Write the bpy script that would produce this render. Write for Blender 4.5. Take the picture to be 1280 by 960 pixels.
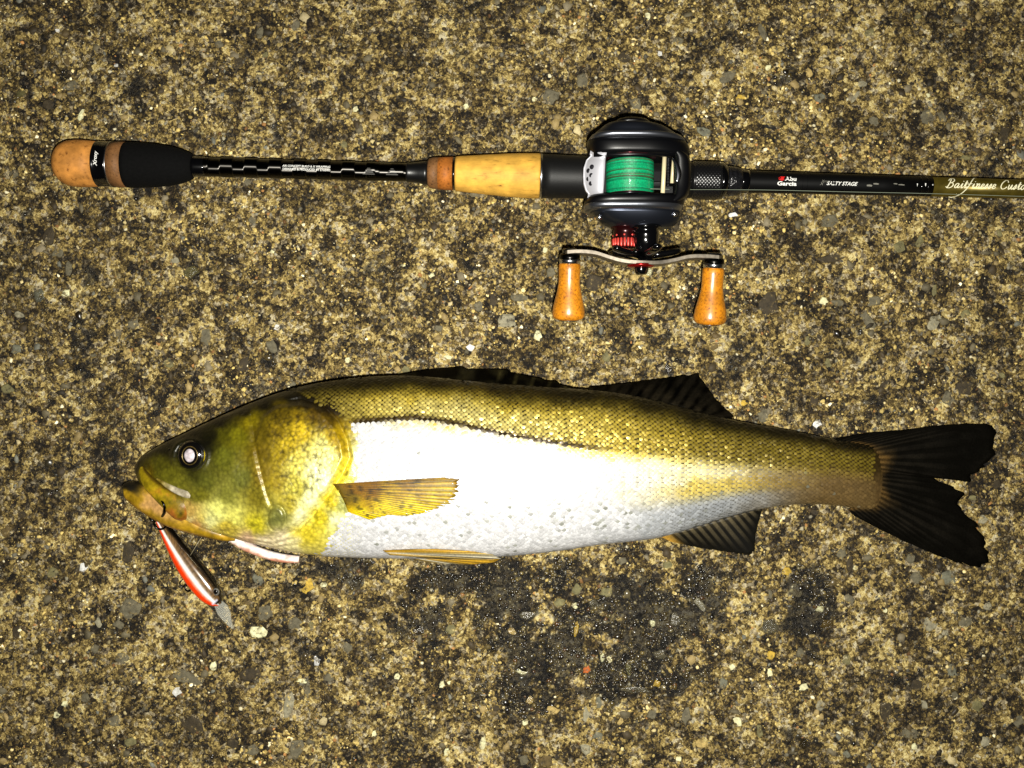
import bpy, math, random
import numpy as np
from mathutils import Vector

random.seed(7)
RNG = np.random.default_rng(7)
scene = bpy.context.scene
for o in list(bpy.data.objects):
    bpy.data.objects.remove(o)

# ------------------------------------------------------------------ camera, light, exposure
S = 0.00042          # metres per photo pixel on the ground
H = 0.55             # height of the lens above the ground
cam = bpy.data.cameras.new('camera')
cam.sensor_width = 36.0
cam.lens = 36.0 / 2 / (640 * S / H)
cam.clip_start = 0.01
cam.clip_end = 50
camo = bpy.data.objects.new('camera', cam)
scene.collection.objects.link(camo)
camo.location = (0, 0, H)
scene.camera = camo

world = bpy.data.worlds.new('World')
scene.world = world
world.use_nodes = True
world.node_tree.nodes['Background'].inputs[0].default_value = (0.9, 0.95, 1.0, 1)
world.node_tree.nodes['Background'].inputs[1].default_value = 0.006     # night

fl = bpy.data.lights.new('phone_flash', 'AREA')       # the phone's flash, just beside the lens
fl.shape = 'DISK'
fl.size = 0.010
fl.energy = 5.9
fl.color = (1.0, 0.965, 0.87)
flo = bpy.data.objects.new('phone_flash', fl)
scene.collection.objects.link(flo)
flo.location = (0.008, -0.026, H + 0.004)

scene.view_settings.view_transform = 'Standard'
scene.view_settings.look = 'None'
scene.view_settings.exposure = 0
scene.view_settings.gamma = 1
scene.render.engine = 'CYCLES'

# ------------------------------------------------------------------ helpers
COL = scene.collection


def P(x, y, z):
    """photo pixel + height above ground -> world point"""
    k = S * (1 - z / H)
    return np.array([(x - 640) * k, (480 - y) * k, z])


def lin(c):
    c = np.asarray(c, float) / 255.0
    return np.where(c <= 0.04045, c / 12.92, ((c + 0.055) / 1.055) ** 2.4)


def link(name, me, mat=None, parent=None):
    o = bpy.data.objects.new(name, me)
    COL.objects.link(o)
    if mat is not None and me is not None:
        me.materials.append(mat)
    if parent is not None:
        o.parent = parent
    return o


def tag(o, label=None, cat=None, group=None, kind=None):
    if label: o['label'] = label
    if cat: o['category'] = cat
    if group: o['group'] = group
    if kind: o['kind'] = kind
    return o


def mesh(name, v, f, col=None, smooth=True):
    """v (n,3) array, f list of index lists or (m,3|4) array"""
    me = bpy.data.meshes.new(name)
    v = np.asarray(v, np.float32)
    if isinstance(f, np.ndarray):
        k = f.shape[1]
        m = f.shape[0]
        me.vertices.add(len(v)); me.vertices.foreach_set('co', v.ravel())
        me.loops.add(m * k); me.loops.foreach_set('vertex_index', f.astype(np.int32).ravel())
        me.polygons.add(m)
        me.polygons.foreach_set('loop_start', np.arange(0, m * k, k, dtype=np.int32))
        me.update(calc_edges=True)
        me.validate()
    else:
        me.from_pydata(v.tolist(), [], f)
        me.update()
    if col is not None:
        c = np.ones((len(v), 4), np.float32)
        col = np.asarray(col)
        c[:, :col.shape[1]] = col
        a = me.attributes.new('Col', 'FLOAT_COLOR', 'POINT')
        a.data.foreach_set('color', c.ravel())
    if smooth:
        me.polygons.foreach_set('use_smooth', np.ones(len(me.polygons), bool))
    return me


def attr(me, name, vals):
    a = me.attributes.new(name, 'FLOAT', 'POINT')
    a.data.foreach_set('value', np.asarray(vals, np.float32))


def gridfaces(nu, nv, wrapv=False):
    """quads of an (nu, nv) vertex grid"""
    i = np.arange(nu - 1)[:, None]
    j = np.arange(nv if wrapv else nv - 1)[None, :]
    j2 = (j + 1) % nv
    a = i * nv + j; b = i * nv + j2; c = (i + 1) * nv + j2; d = (i + 1) * nv + j
    return np.stack([a, b, c, d], -1).reshape(-1, 4)


def ring_mesh(name, rings, cap=True, smooth=True, col=None):
    rings = np.asarray(rings, float)
    n, m = rings.shape[:2]
    v = rings.reshape(-1, 3)
    f = gridfaces(n, m, True).tolist()
    if cap:
        f.append(list(range(m))[::-1]); f.append([(n - 1) * m + k for k in range(m)])
        # caps as ngons
    me = mesh(name, v, f, col, smooth)
    return me


def unit(a):
    a = np.asarray(a, float)
    return a / (np.linalg.norm(a) + 1e-12)


def tube(pts, radii, seg=16, up=(0, 0, 1), flat=1.0):
    """rings round a polyline; flat scales the 'up' direction"""
    pts = np.asarray(pts, float)
    if np.isscalar(radii): radii = [radii] * len(pts)
    rings = []
    for i, p in enumerate(pts):
        a = pts[max(i - 1, 0)]; b = pts[min(i + 1, len(pts) - 1)]
        t = unit(b - a)
        u = np.asarray(up, float)
        u = u - t * np.dot(u, t)
        if np.linalg.norm(u) < 1e-6:
            u = np.array([0, 1, 0]) - t * t[1]
        u = unit(u); w = np.cross(t, u)
        ang = np.linspace(0, 2 * math.pi, seg, endpoint=False)
        rings.append(p + radii[i] * (np.cos(ang)[:, None] * w + flat * np.sin(ang)[:, None] * u))
    return rings


def lathe(A, B, prof, seg=40, name='part', col=None, smooth=True, cap=True):
    """prof: [(t along A-B in 0..1, radius)]"""
    A = np.asarray(A, float); B = np.asarray(B, float)
    t = unit(B - A)
    u = np.array([0, 0, 1.0]); u = unit(u - t * np.dot(u, t)); w = np.cross(t, u)
    ang = np.linspace(0, 2 * math.pi, seg, endpoint=False)
    rings = [A + (B - A) * s + r * (np.cos(ang)[:, None] * u + np.sin(ang)[:, None] * w) for s, r in prof]
    return ring_mesh(name, rings, cap, smooth)


def box(x0, x1, y0, y1, z0, z1):
    v = np.array([[x, y, z] for x in (x0, x1) for y in (y0, y1) for z in (z0, z1)])
    f = [[0, 1, 3, 2], [4, 6, 7, 5], [0, 4, 5, 1], [2, 3, 7, 6], [0, 2, 6, 4], [1, 5, 7, 3]]
    return v, f


def spline(pts, n):
    """Catmull-Rom through pts (k, d) -> n points"""
    p = np.asarray(pts, float)
    p = np.vstack([2 * p[0] - p[1], p, 2 * p[-1] - p[-2]])
    k = len(p) - 3
    s = np.linspace(0, k, n) ; i = np.minimum(s.astype(int), k - 1); f = (s - i)[:, None]
    a, b, c, d = p[i], p[i + 1], p[i + 2], p[i + 3]
    return 0.5 * (2 * b + (c - a) * f + (2 * a - 5 * b + 4 * c - d) * f ** 2 + (3 * b - a - 3 * c + d) * f ** 3)


def resample(pts, n):
    p = np.asarray(pts, float)
    d = np.r_[0, np.cumsum(np.linalg.norm(np.diff(p, axis=0), axis=1))]
    s = np.linspace(0, d[-1], n)
    return np.stack([np.interp(s, d, p[:, k]) for k in range(p.shape[1])], 1)


class VNoise:
    def __init__(self, seed):
        self.g = np.random.default_rng(seed).random((257, 257))

    def at(self, x, y):
        xi = np.floor(x).astype(int); yi = np.floor(y).astype(int)
        fx = x - xi; fy = y - yi
        fx = fx * fx * (3 - 2 * fx); fy = fy * fy * (3 - 2 * fy)
        g = self.g
        a = g[xi % 256, yi % 256]; b = g[(xi + 1) % 256, yi % 256]
        c = g[xi % 256, (yi + 1) % 256]; d = g[(xi + 1) % 256, (yi + 1) % 256]
        return (a * (1 - fx) + b * fx) * (1 - fy) + (c * (1 - fx) + d * fx) * fy - 0.5


VN = [VNoise(k) for k in range(6)]


def fbm(x, y, scale, octv=4, gain=0.5, k=0):
    r = 0; a = 1.0
    for o in range(octv):
        r = r + a * VN[(k + o) % 6].at(x / scale + 17.3 * o + 100, y / scale + 9.1 * o + 100)
        scale /= 2.03; a *= gain
    return r


def seg_dist(x, y, poly, closed=False):
    """distance of points to a polyline"""
    p = np.asarray(poly, float)
    if closed: p = np.vstack([p, p[:1]])
    best = np.full(np.shape(x), 1e9)
    for (ax, ay), (bx, by) in zip(p[:-1], p[1:]):
        dx, dy = bx - ax, by - ay
        t = np.clip(((x - ax) * dx + (y - ay) * dy) / (dx * dx + dy * dy + 1e-9), 0, 1)
        best = np.minimum(best, np.hypot(x - ax - t * dx, y - ay - t * dy))
    return best


def inside(x, y, poly):
    p = np.asarray(poly, float)
    r = np.zeros(np.shape(x), bool)
    for (ax, ay), (bx, by) in zip(p, np.roll(p, -1, 0)):
        c = ((ay > y) != (by > y)) & (x < (bx - ax) * (y - ay) / (by - ay + 1e-12) + ax)
        r ^= c
    return r


def sdf(x, y, poly):
    d = seg_dist(x, y, poly, True)
    return np.where(inside(x, y, poly), d, -d)


def sstep(a, b, x):
    t = np.clip((x - a) / (b - a), 0, 1)
    return t * t * (3 - 2 * t)


# ------------------------------------------------------------------ materials
def nmat(name):
    m = bpy.data.materials.new(name)
    m.use_nodes = True
    nt = m.node_tree
    return m, nt, nt.nodes['Principled BSDF']


def setp(b, **k):
    names = dict(color='Base Color', rough='Roughness', metal='Metallic', spec='Specular IOR Level',
                 coat='Coat Weight', coatr='Coat Roughness', trans='Transmission Weight', ior='IOR',
                 alpha='Alpha', sss='Subsurface Weight', sheen='Sheen Weight')
    for a, v in k.items():
        if a == 'color' and len(v) == 3: v = (*v, 1)
        b.inputs[names[a]].default_value = v


def simple(name, rgb, rough=0.4, metal=0.0, coat=0.0, spec=0.5, noise=0.0, nscale=800, bump=0.0, bscale=2500):
    """sRGB colour with fine procedural mottling and relief"""
    m, nt, b = nmat(name)
    c = lin(rgb)
    setp(b, color=tuple(c), rough=rough, metal=metal, coat=coat, spec=spec)
    tc = nt.nodes.new('ShaderNodeTexCoord')
    if noise > 0:
        n = nt.nodes.new('ShaderNodeTexNoise'); n.inputs['Scale'].default_value = nscale
        n.inputs['Detail'].default_value = 5
        nt.links.new(tc.outputs['Object'], n.inputs['Vector'])
        r = nt.nodes.new('ShaderNodeValToRGB')
        r.color_ramp.elements[0].position = 0.3; r.color_ramp.elements[1].position = 0.7
        r.color_ramp.elements[0].color = (*(c * (1 - noise)), 1)
        r.color_ramp.elements[1].color = (*np.minimum(c * (1 + noise), 1), 1)
        nt.links.new(n.outputs['Fac'], r.inputs['Fac']); nt.links.new(r.outputs['Color'], b.inputs['Base Color'])
    if bump > 0:
        n = nt.nodes.new('ShaderNodeTexNoise'); n.inputs['Scale'].default_value = bscale
        n.inputs['Detail'].default_value = 3
        nt.links.new(tc.outputs['Object'], n.inputs['Vector'])
        bp = nt.nodes.new('ShaderNodeBump'); bp.inputs['Strength'].default_value = bump
        bp.inputs['Distance'].default_value = 0.0003
        nt.links.new(n.outputs['Fac'], bp.inputs['Height']); nt.links.new(bp.outputs['Normal'], b.inputs['Normal'])
    return m


def vcol(name, rough=0.4, metal=0.0, coat=0.0, spec=0.5, noise=0.25, nscale=900, bump=0.1, bscale=2500, sss=0.0):
    """colour from the mesh's own pigment attribute, broken up by fine noise"""
    m, nt, b = nmat(name)
    setp(b, rough=rough, metal=metal or 0.0, coat=coat, spec=spec)
    a = nt.nodes.new('ShaderNodeVertexColor'); a.layer_name = 'Col'
    if metal is None: nt.links.new(a.outputs['Alpha'], b.inputs['Metallic'])     # guanine sheen per scale
    tc = nt.nodes.new('ShaderNodeTexCoord')
    n = nt.nodes.new('ShaderNodeTexNoise'); n.inputs['Scale'].default_value = nscale; n.inputs['Detail'].default_value = 6
    nt.links.new(tc.outputs['Object'], n.inputs['Vector'])
    mr = nt.nodes.new('ShaderNodeMapRange')
    mr.inputs['From Min'].default_value = 0.3; mr.inputs['From Max'].default_value = 0.7
    mr.inputs['To Min'].default_value = 1 - noise; mr.inputs['To Max'].default_value = 1 + noise
    nt.links.new(n.outputs['Fac'], mr.inputs['Value'])
    vm = nt.nodes.new('ShaderNodeVectorMath'); vm.operation = 'SCALE'
    nt.links.new(a.outputs['Color'], vm.inputs[0]); nt.links.new(mr.outputs['Result'], vm.inputs['Scale'])
    nt.links.new(vm.outputs['Vector'], b.inputs['Base Color'])
    if bump > 0:
        n2 = nt.nodes.new('ShaderNodeTexNoise'); n2.inputs['Scale'].default_value = bscale; n2.inputs['Detail'].default_value = 3
        nt.links.new(tc.outputs['Object'], n2.inputs['Vector'])
        bp = nt.nodes.new('ShaderNodeBump'); bp.inputs['Strength'].default_value = bump; bp.inputs['Distance'].default_value = 0.0003
        nt.links.new(n2.outputs['Fac'], bp.inputs['Height']); nt.links.new(bp.outputs['Normal'], b.inputs['Normal'])
    if sss: setp(b, sss=sss); b.inputs['Subsurface Radius'].default_value = (0.002, 0.0012, 0.0006)
    return m


def N(nt, typ, **kw):
    n = nt.nodes.new(typ)
    for k, v in kw.items():
        if k in n.inputs: n.inputs[k].default_value = v
        else: setattr(n, k, v)
    return n


def mortar(nt, V):
    """colour and height of the sandy mortar; V in millimetres"""
    L = nt.links.new
    warp = N(nt, 'ShaderNodeTexNoise', Scale=0.55, Detail=3.0)
    L(V, warp.inputs['Vector'])
    wsub = N(nt, 'ShaderNodeVectorMath', operation='MULTIPLY_ADD'); wsub.inputs[1].default_value = (1.6,) * 3
    L(warp.outputs['Color'], wsub.inputs[0]); L(V, wsub.inputs[2])
    W = wsub.outputs['Vector']
    v1 = N(nt, 'ShaderNodeTexVoronoi', Scale=0.55); L(W, v1.inputs['Vector'])
    v2 = N(nt, 'ShaderNodeTexVoronoi', Scale=1.15); L(W, v2.inputs['Vector'])
    v3 = N(nt, 'ShaderNodeTexVoronoi', Scale=0.13); L(W, v3.inputs['Vector'])
    big = N(nt, 'ShaderNodeTexNoise', Scale=0.030, Detail=4.0, Roughness=0.6); L(V, big.inputs['Vector'])
    mid = N(nt, 'ShaderNodeTexNoise', Scale=0.13, Detail=7.0, Roughness=0.70); L(V, mid.inputs['Vector'])
    fine = N(nt, 'ShaderNodeTexNoise', Scale=1.2, Detail=4.0, Roughness=0.7); L(V, fine.inputs['Vector'])
    s1 = N(nt, 'ShaderNodeSeparateColor'); L(v1.outputs['Color'], s1.inputs[0])
    s2 = N(nt, 'ShaderNodeSeparateColor'); L(v2.outputs['Color'], s2.inputs[0])
    s3 = N(nt, 'ShaderNodeSeparateColor'); L(v3.outputs['Color'], s3.inputs[0])

    def mad(src, mul, add):
        n = N(nt, 'ShaderNodeMath', operation='MULTIPLY_ADD'); n.inputs[1].default_value = mul
        L(src, n.inputs[0])
        if isinstance(add, float): n.inputs[2].default_value = add
        else: L(add, n.inputs[2])
        return n.outputs[0]
    h = mad(s1.outputs[0], 0.40, -1.255)
    h = mad(s2.outputs[1], 0.30, h)
    h = mad(s3.outputs[1], 0.34, h)
    h = mad(mid.outputs['Fac'], 1.10, h)
    h = mad(big.outputs['Fac'], 0.60, h)
    h = mad(fine.outputs['Fac'], 0.75, h)
    cr = N(nt, 'ShaderNodeValToRGB')
    e = cr.color_ramp.elements
    stops = [(0.12, (16, 11, 5)), (0.32, (48, 38, 19)), (0.48, (90, 75, 40)), (0.60, (133, 113, 64)), (0.76, (181, 158, 95)), (0.96, (219, 203, 143))]
    e[0].position = stops[0][0]; e[0].color = (*lin(stops[0][1]), 1)
    e[1].position = stops[-1][0]; e[1].color = (*lin(stops[-1][1]), 1)
    for p, c in stops[1:-1]:
        q = e.new(p); q.color = (*lin(c), 1)
    L(h, cr.inputs['Fac'])
    # some grains are grey instead of tan
    g = N(nt, 'ShaderNodeMath', operation='GREATER_THAN'); g.inputs[1].default_value = 0.72
    L(s1.outputs[2], g.inputs[0])
    gm = N(nt, 'ShaderNodeMath', operation='MULTIPLY'); gm.inputs[1].default_value = 0.55; L(g.outputs[0], gm.inputs[0])
    hs = N(nt, 'ShaderNodeHueSaturation', Saturation=0.4, Value=0.8); L(cr.outputs['Color'], hs.inputs['Color'])
    mx = N(nt, 'ShaderNodeMix', data_type='RGBA'); L(gm.outputs[0], mx.inputs['Factor'])
    L(cr.outputs['Color'], mx.inputs['A']); L(hs.outputs['Color'], mx.inputs['B'])
    hb = mad(v2.outputs['Distance'], -0.5, mid.outputs['Fac'])
    hb = mad(fine.outputs['Fac'], 0.8, hb)
    return mx.outputs['Result'], hb


def mm_position(nt):
    g = N(nt, 'ShaderNodeNewGeometry')
    mp = N(nt, 'ShaderNodeVectorMath', operation='SCALE'); mp.inputs['Scale'].default_value = 1000.0
    nt.links.new(g.outputs['Position'], mp.inputs[0])
    return mp.outputs['Vector']


def ground_material():
    m, nt, b = nmat('weathered_concrete')
    L = nt.links.new
    colr, hb = mortar(nt, mm_position(nt))
    # water-soaked stain: darker and shiny
    wet = N(nt, 'ShaderNodeAttribute', attribute_name='wet')
    dk = N(nt, 'ShaderNodeHueSaturation', Saturation=0.8, Value=0.15); L(colr, dk.inputs['Color'])
    mw = N(nt, 'ShaderNodeMix', data_type='RGBA'); L(wet.outputs['Fac'], mw.inputs['Factor'])
    L(colr, mw.inputs['A']); L(dk.outputs['Color'], mw.inputs['B'])
    L(mw.outputs['Result'], b.inputs['Base Color'])
    rr = N(nt, 'ShaderNodeMapRange'); rr.inputs['To Min'].default_value = 0.85; rr.inputs['To Max'].default_value = 0.5
    L(wet.outputs['Fac'], rr.inputs['Value']); L(rr.outputs['Result'], b.inputs['Roughness'])
    setp(b, spec=0.35)
    bp = N(nt, 'ShaderNodeBump', Strength=1.0, Distance=0.0009); L(hb, bp.inputs['Height'])
    bs = N(nt, 'ShaderNodeMapRange'); bs.inputs['To Min'].default_value = 1.0; bs.inputs['To Max'].default_value = 1.0
    L(wet.outputs['Fac'], bs.inputs['Value']); L(bs.outputs['Result'], bp.inputs['Strength'])      # the water film evens the surface
    L(bp.outputs['Normal'], b.inputs['Normal'])
    return m


def stone_material(name, rgb, wet):
    """aggregate stone, partly still covered by a film of mortar"""
    m, nt, b = nmat(name)
    L = nt.links.new
    V = mm_position(nt)
    colr, hb = mortar(nt, V)
    c = lin(rgb)
    n = N(nt, 'ShaderNodeTexNoise', Scale=0.35, Detail=7.0, Roughness=0.7); L(V, n.inputs['Vector'])
    r = N(nt, 'ShaderNodeValToRGB'); r.color_ramp.elements[0].position = 0.32; r.color_ramp.elements[1].position = 0.68
    r.color_ramp.elements[0].color = (*(c * 0.5), 1); r.color_ramp.elements[1].color = (*np.minimum(c * 1.4, .95), 1)
    L(n.outputs['Fac'], r.inputs['Fac'])
    k = N(nt, 'ShaderNodeTexNoise', Scale=0.28, Detail=6.0, Roughness=0.75); L(V, k.inputs['Vector'])
    ms = N(nt, 'ShaderNodeMapRange'); ms.inputs['From Min'].default_value = 0.53; ms.inputs['From Max'].default_value = 0.60
    ms.inputs['To Max'].default_value = 0.85
    L(k.outputs['Fac'], ms.inputs['Value'])
    mx = N(nt, 'ShaderNodeMix', data_type='RGBA'); L(ms.outputs['Result'], mx.inputs['Factor'])
    L(r.outputs['Color'], mx.inputs['A']); L(colr, mx.inputs['B'])
    if wet:
        dk = N(nt, 'ShaderNodeHueSaturation', Value=0.6); L(mx.outputs['Result'], dk.inputs['Color']); L(dk.outputs['Color'], b.inputs['Base Color'])
    else:
        L(mx.outputs['Result'], b.inputs['Base Color'])
    setp(b, rough=0.16 if wet else 0.75, spec=0.4)
    bp = N(nt, 'ShaderNodeBump', Strength=0.9, Distance=0.0006); L(n.outputs['Fac'], bp.inputs['Height']); L(bp.outputs['Normal'], b.inputs['Normal'])
    return m


def grain_material():
    m, nt, b = nmat('sand_grains')
    L = nt.links.new
    a = N(nt, 'ShaderNodeVertexColor', layer_name='Col')
    tc = N(nt, 'ShaderNodeTexCoord')
    n = N(nt, 'ShaderNodeTexNoise', Scale=1400.0, Detail=4.0); L(tc.outputs['Object'], n.inputs['Vector'])
    mr = N(nt, 'ShaderNodeMapRange'); mr.inputs['To Min'].default_value = 0.5; mr.inputs['To Max'].default_value = 1.5
    L(n.outputs['Fac'], mr.inputs['Value'])
    sc = N(nt, 'ShaderNodeVectorMath', operation='SCALE'); L(a.outputs['Color'], sc.inputs[0]); L(mr.outputs['Result'], sc.inputs['Scale'])
    wet = N(nt, 'ShaderNodeAttribute', attribute_name='wet')
    dk = N(nt, 'ShaderNodeHueSaturation', Value=0.22); L(sc.outputs['Vector'], dk.inputs['Color'])
    mw = N(nt, 'ShaderNodeMix', data_type='RGBA'); L(wet.outputs['Fac'], mw.inputs['Factor'])
    L(sc.outputs['Vector'], mw.inputs['A']); L(dk.outputs['Color'], mw.inputs['B'])
    L(mw.outputs['Result'], b.inputs['Base Color'])
    rr = N(nt, 'ShaderNodeMapRange'); rr.inputs['To Min'].default_value = 0.7; rr.inputs['To Max'].default_value = 0.27
    sp_ = N(nt, 'ShaderNodeMapRange'); sp_.inputs['To Min'].default_value = 0.4; sp_.inputs['To Max'].default_value = 1.0
    L(wet.outputs['Fac'], sp_.inputs['Value']); L(sp_.outputs['Result'], b.inputs['Specular IOR Level'])
    L(wet.outputs['Fac'], rr.inputs['Value']); L(rr.outputs['Result'], b.inputs['Roughness'])
    return m


# ------------------------------------------------------------------ ground
def wetness(px, py):
    """where water ran off the fish (photo pixel coordinates of the ground)"""
    blobs = [(590, 740, 95, 50, 1.0), (700, 800, 90, 75, 0.9), (795, 770, 80, 62, 1.0), (880, 740, 45, 45, 0.8),
             (760, 840, 110, 42, 0.9), (640, 860, 60, 45, 0.55), (520, 760, 50, 50, 0.6), (1015, 750, 34, 45, 0.95),
             (430, 715, 80, 30, 0.35), (990, 785, 30, 25, 0.5), (700, 720, 260, 30, 0.35)]
    w = 0
    for x, y, rx, ry, s in blobs:
        w = np.maximum(w, s * np.exp(-0.9 * (((px - x) / rx) ** 2 + ((py - y) / ry) ** 2) ** 1.3))
    n = fbm(px, py, 34, 5, 0.72, 2)
    return sstep(0.35, 0.60, w + 0.85 * n)


# fine cells inside the view, coarse ones further out
def axis(half):
    inner = np.arange(-half, half + 1e-9, 0.0011)
    outer = half + np.cumsum(np.geomspace(0.0015, 0.35, 32))
    return np.r_[-outer[::-1], inner, outer]


gx = axis(0.300); gy = axis(0.226)
GX, GY = np.meshgrid(gx, gy, indexing='ij')
mmx, mmy = GX * 1000, GY * 1000
near = sstep(0.9, 0.33, np.hypot(GX, GY))
def ground_z(mx_, my_):
    z = -0.00075 + 0.0011 * fbm(mx_, my_, 22, 3, 0.5, 0) + 0.0013 * fbm(mx_, my_, 5.5, 4, 0.6, 3)
    pit = fbm(mx_, my_, 9, 4, 0.6, 1)
    z -= 0.0011 * sstep(0.22, 0.55, pit)
    return np.minimum(z, 0.0001)
GZ = ground_z(mmx, mmy) * near
gpx, gpy = 640 + GX / S, 480 - GY / S
me = mesh('ground', np.stack([GX, GY, GZ], -1).reshape(-1, 3), gridfaces(len(gx), len(gy))[:, ::-1].copy()[:, [3, 2, 1, 0]][:, ::-1].copy()[:, ::-1].copy())
WETG = wetness(gpx, gpy)
attr(me, 'wet', WETG.ravel())
ground = link('ground', me, ground_material())
tag(ground, kind='structure')

# sand grains and small chips: too many to pick apart
STONES = []       # x, y, clear radius of every stone and chip
def make_grains(n, soaked=False):
    if soaked:
        x = RNG.uniform(-.10, .175, n); y = RNG.uniform(-.178, -.085, n)
        keep = RNG.random(n) < wetness(640 + x / S, 480 - y / S) * .9
    else:
        x = RNG.uniform(-0.295, 0.295, n); y = RNG.uniform(-0.222, 0.222, n)
        patch = fbm(x * 1000, y * 1000, 14, 3, 0.6, 4)
        keep = RNG.random(n) < np.clip(0.55 + 1.1 * patch, 0.1, 1)
    if soaked: keep &= fbm(x * 1000, y * 1000, 11, 4, .7, 3) > RNG.normal(-.02, .12, n)
    for ax, ay, ar in STONES:
        keep &= (x - ax) ** 2 + (y - ay) ** 2 > ar * ar
    x, y = x[keep], y[keep]; n = len(x)
    tone = np.clip(1 + 1.5 * fbm(x * 1000, y * 1000, 17, 4, .62, 4) + .5 * fbm(x * 1000, y * 1000, 60, 2, .5, 1), .32, 1.5)
    r = 0.00034 + 0.00115 * RNG.random(n) ** 2.8
    if soaked: r = 0.00045 + 0.0014 * RNG.random(n) ** 2.5
    z = ground_z(x * 1000, y * 1000)
    k = 6
    ang = np.linspace(0, 2 * math.pi, k, endpoint=False)[None] + RNG.random((n, 1)) * 6.28 + RNG.normal(0, .18, (n, k))
    rad = r[:, None] * RNG.uniform(0.65, 1.2, (n, k))
    st = RNG.uniform(0.6, 1.0, (n, 1)); th = RNG.random((n, 1)) * 6.28
    dx, dy = rad * np.cos(ang), rad * np.sin(ang) * st
    rx = dx * np.cos(th) - dy * np.sin(th); ry = dx * np.sin(th) + dy * np.cos(th)
    v = np.zeros((n, 2 * k, 3))
    v[:, :k, 0] = x[:, None] + rx; v[:, :k, 1] = y[:, None] + ry; v[:, :k, 2] = (z - 0.0003)[:, None]
    top = RNG.uniform(0.25, 0.6, n) * r
    tilt = RNG.normal(0, 0.27 if soaked else 0.22, (n, 2))
    v[:, k:, 0] = x[:, None] + rx * 0.62; v[:, k:, 1] = y[:, None] + ry * 0.62
    v[:, k:, 2] = (z + top)[:, None] + rx * 0.62 * tilt[:, :1] + ry * 0.62 * tilt[:, 1:]
    i = np.arange(n)[:, None] * 2 * k
    side = []
    for a in range(k):
        b_ = (a + 1) % k
        side.append(np.stack([i[:, 0] + a, i[:, 0] + b_, i[:, 0] + k + b_, i[:, 0] + k + a], 1))
    side.append(i + np.array([[k, k + 1, k + 2, k + 3]]))
    side.append(i + np.array([[k, k + 3, k + 4, k + 5]]))
    f = np.vstack(side)
    pal = lin(np.array([[180, 158, 92], [144, 124, 68], [106, 89, 49], [66, 52, 30], [34, 28, 18], [206, 188, 132], [232, 222, 184], [96, 92, 78], [134, 128, 108], [156, 112, 62]]))
    pr = np.array([.20, .19, .18, .15, .10, .07, .025, .06, .035, .03]); pr /= pr.sum()
    c = pal[RNG.choice(len(pal), n, p=pr)] * RNG.uniform(0.65, 1.15, (n, 1)) * tone[:, None]
    me = mesh('grains', v.reshape(-1, 3), f, np.repeat(c, 2 * k, 0), smooth=False)
    w = wetness(640 + x / S, 480 - y / S)
    attr(me, 'wet', np.repeat(w, 2 * k))
    return me
GR = grain_material()

# chips of crushed stone between the larger ones
def make_chips(n):
    x = RNG.uniform(-0.295, 0.295, n); y = RNG.uniform(-0.222, 0.222, n)
    r = .0012 + .0022 * RNG.random(n) ** 2.4
    STONES.extend(zip(x, y, r * .62))
    z = np.minimum(ground_z(x * 1000, y * 1000), -.0003)
    k = 8
    ang = np.linspace(0, 2 * math.pi, k, endpoint=False)[None] + RNG.random((n, 1)) * 6.28 + RNG.normal(0, .2, (n, k))
    rad = r[:, None] * RNG.uniform(.6, 1.15, (n, k))
    st = RNG.uniform(.45, 1, (n, 1)); th = RNG.random((n, 1)) * 6.28
    dx, dy = rad * np.cos(ang), rad * np.sin(ang) * st
    rx = dx * np.cos(th) - dy * np.sin(th); ry = dx * np.sin(th) + dy * np.cos(th)
    v = np.zeros((n, 2 * k + 1, 3)); tilt = RNG.normal(0, .12, (n, 2))
    v[:, :k] = np.stack([x[:, None] + rx, y[:, None] + ry, np.repeat((z - .0006)[:, None], k, 1)], -1)
    tz = (z + .0001 + .16 * r)[:, None]
    v[:, k:2 * k] = np.stack([x[:, None] + .86 * rx, y[:, None] + .86 * ry, tz + rx * tilt[:, :1] + ry * tilt[:, 1:] + RNG.normal(0, .00006, (n, k))], -1)
    v[:, 2 * k] = np.stack([x, y, tz[:, 0] + .08 * r], -1)
    i = np.arange(n)[:, None] * (2 * k + 1)
    f = []
    for a in range(k):
        b_ = (a + 1) % k
        f += [i + np.array([[a, b_, k + b_]]), i + np.array([[a, k + b_, k + a]]), i + np.array([[k + a, k + b_, 2 * k]])]
    pal = lin(np.array([[62, 52, 34], [96, 88, 66], [122, 112, 88], [86, 72, 44], [150, 130, 84], [44, 38, 26], [188, 172, 128], [112, 112, 100]]))
    c = pal[RNG.choice(8, n, p=[.2, .2, .12, .16, .12, .1, .04, .06])] * RNG.uniform(.75, 1.2, (n, 1))
    me = mesh('chips', v.reshape(-1, 3), np.vstack(f), np.repeat(c, 2 * k + 1, 0), smooth=False)
    attr(me, 'wet', np.repeat(wetness(640 + x / S, 480 - y / S), 2 * k + 1))
    return me
tag(link('stone_chips', make_chips(1500), GR, ground), kind='stuff')

# embedded stones
STONE = {}
for nm, rgb in dict(dark=(56, 47, 30), grey=(98, 92, 72), pale=(140, 134, 110), tan=(176, 152, 92), cream=(226, 214, 168),
                    white=(240, 238, 222), brown=(92, 76, 42), olive=(112, 106, 70), orange=(196, 104, 44), black=(9, 8, 7),
                    ochre=(190, 158, 60), bluegrey=(106, 105, 88)).items():
    STONE[nm] = stone_material('stone_' + nm, rgb, False)
    STONE[nm + '_wet'] = stone_material('stone_wet_' + nm, rgb, True)
stone_meshes = {}


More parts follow.
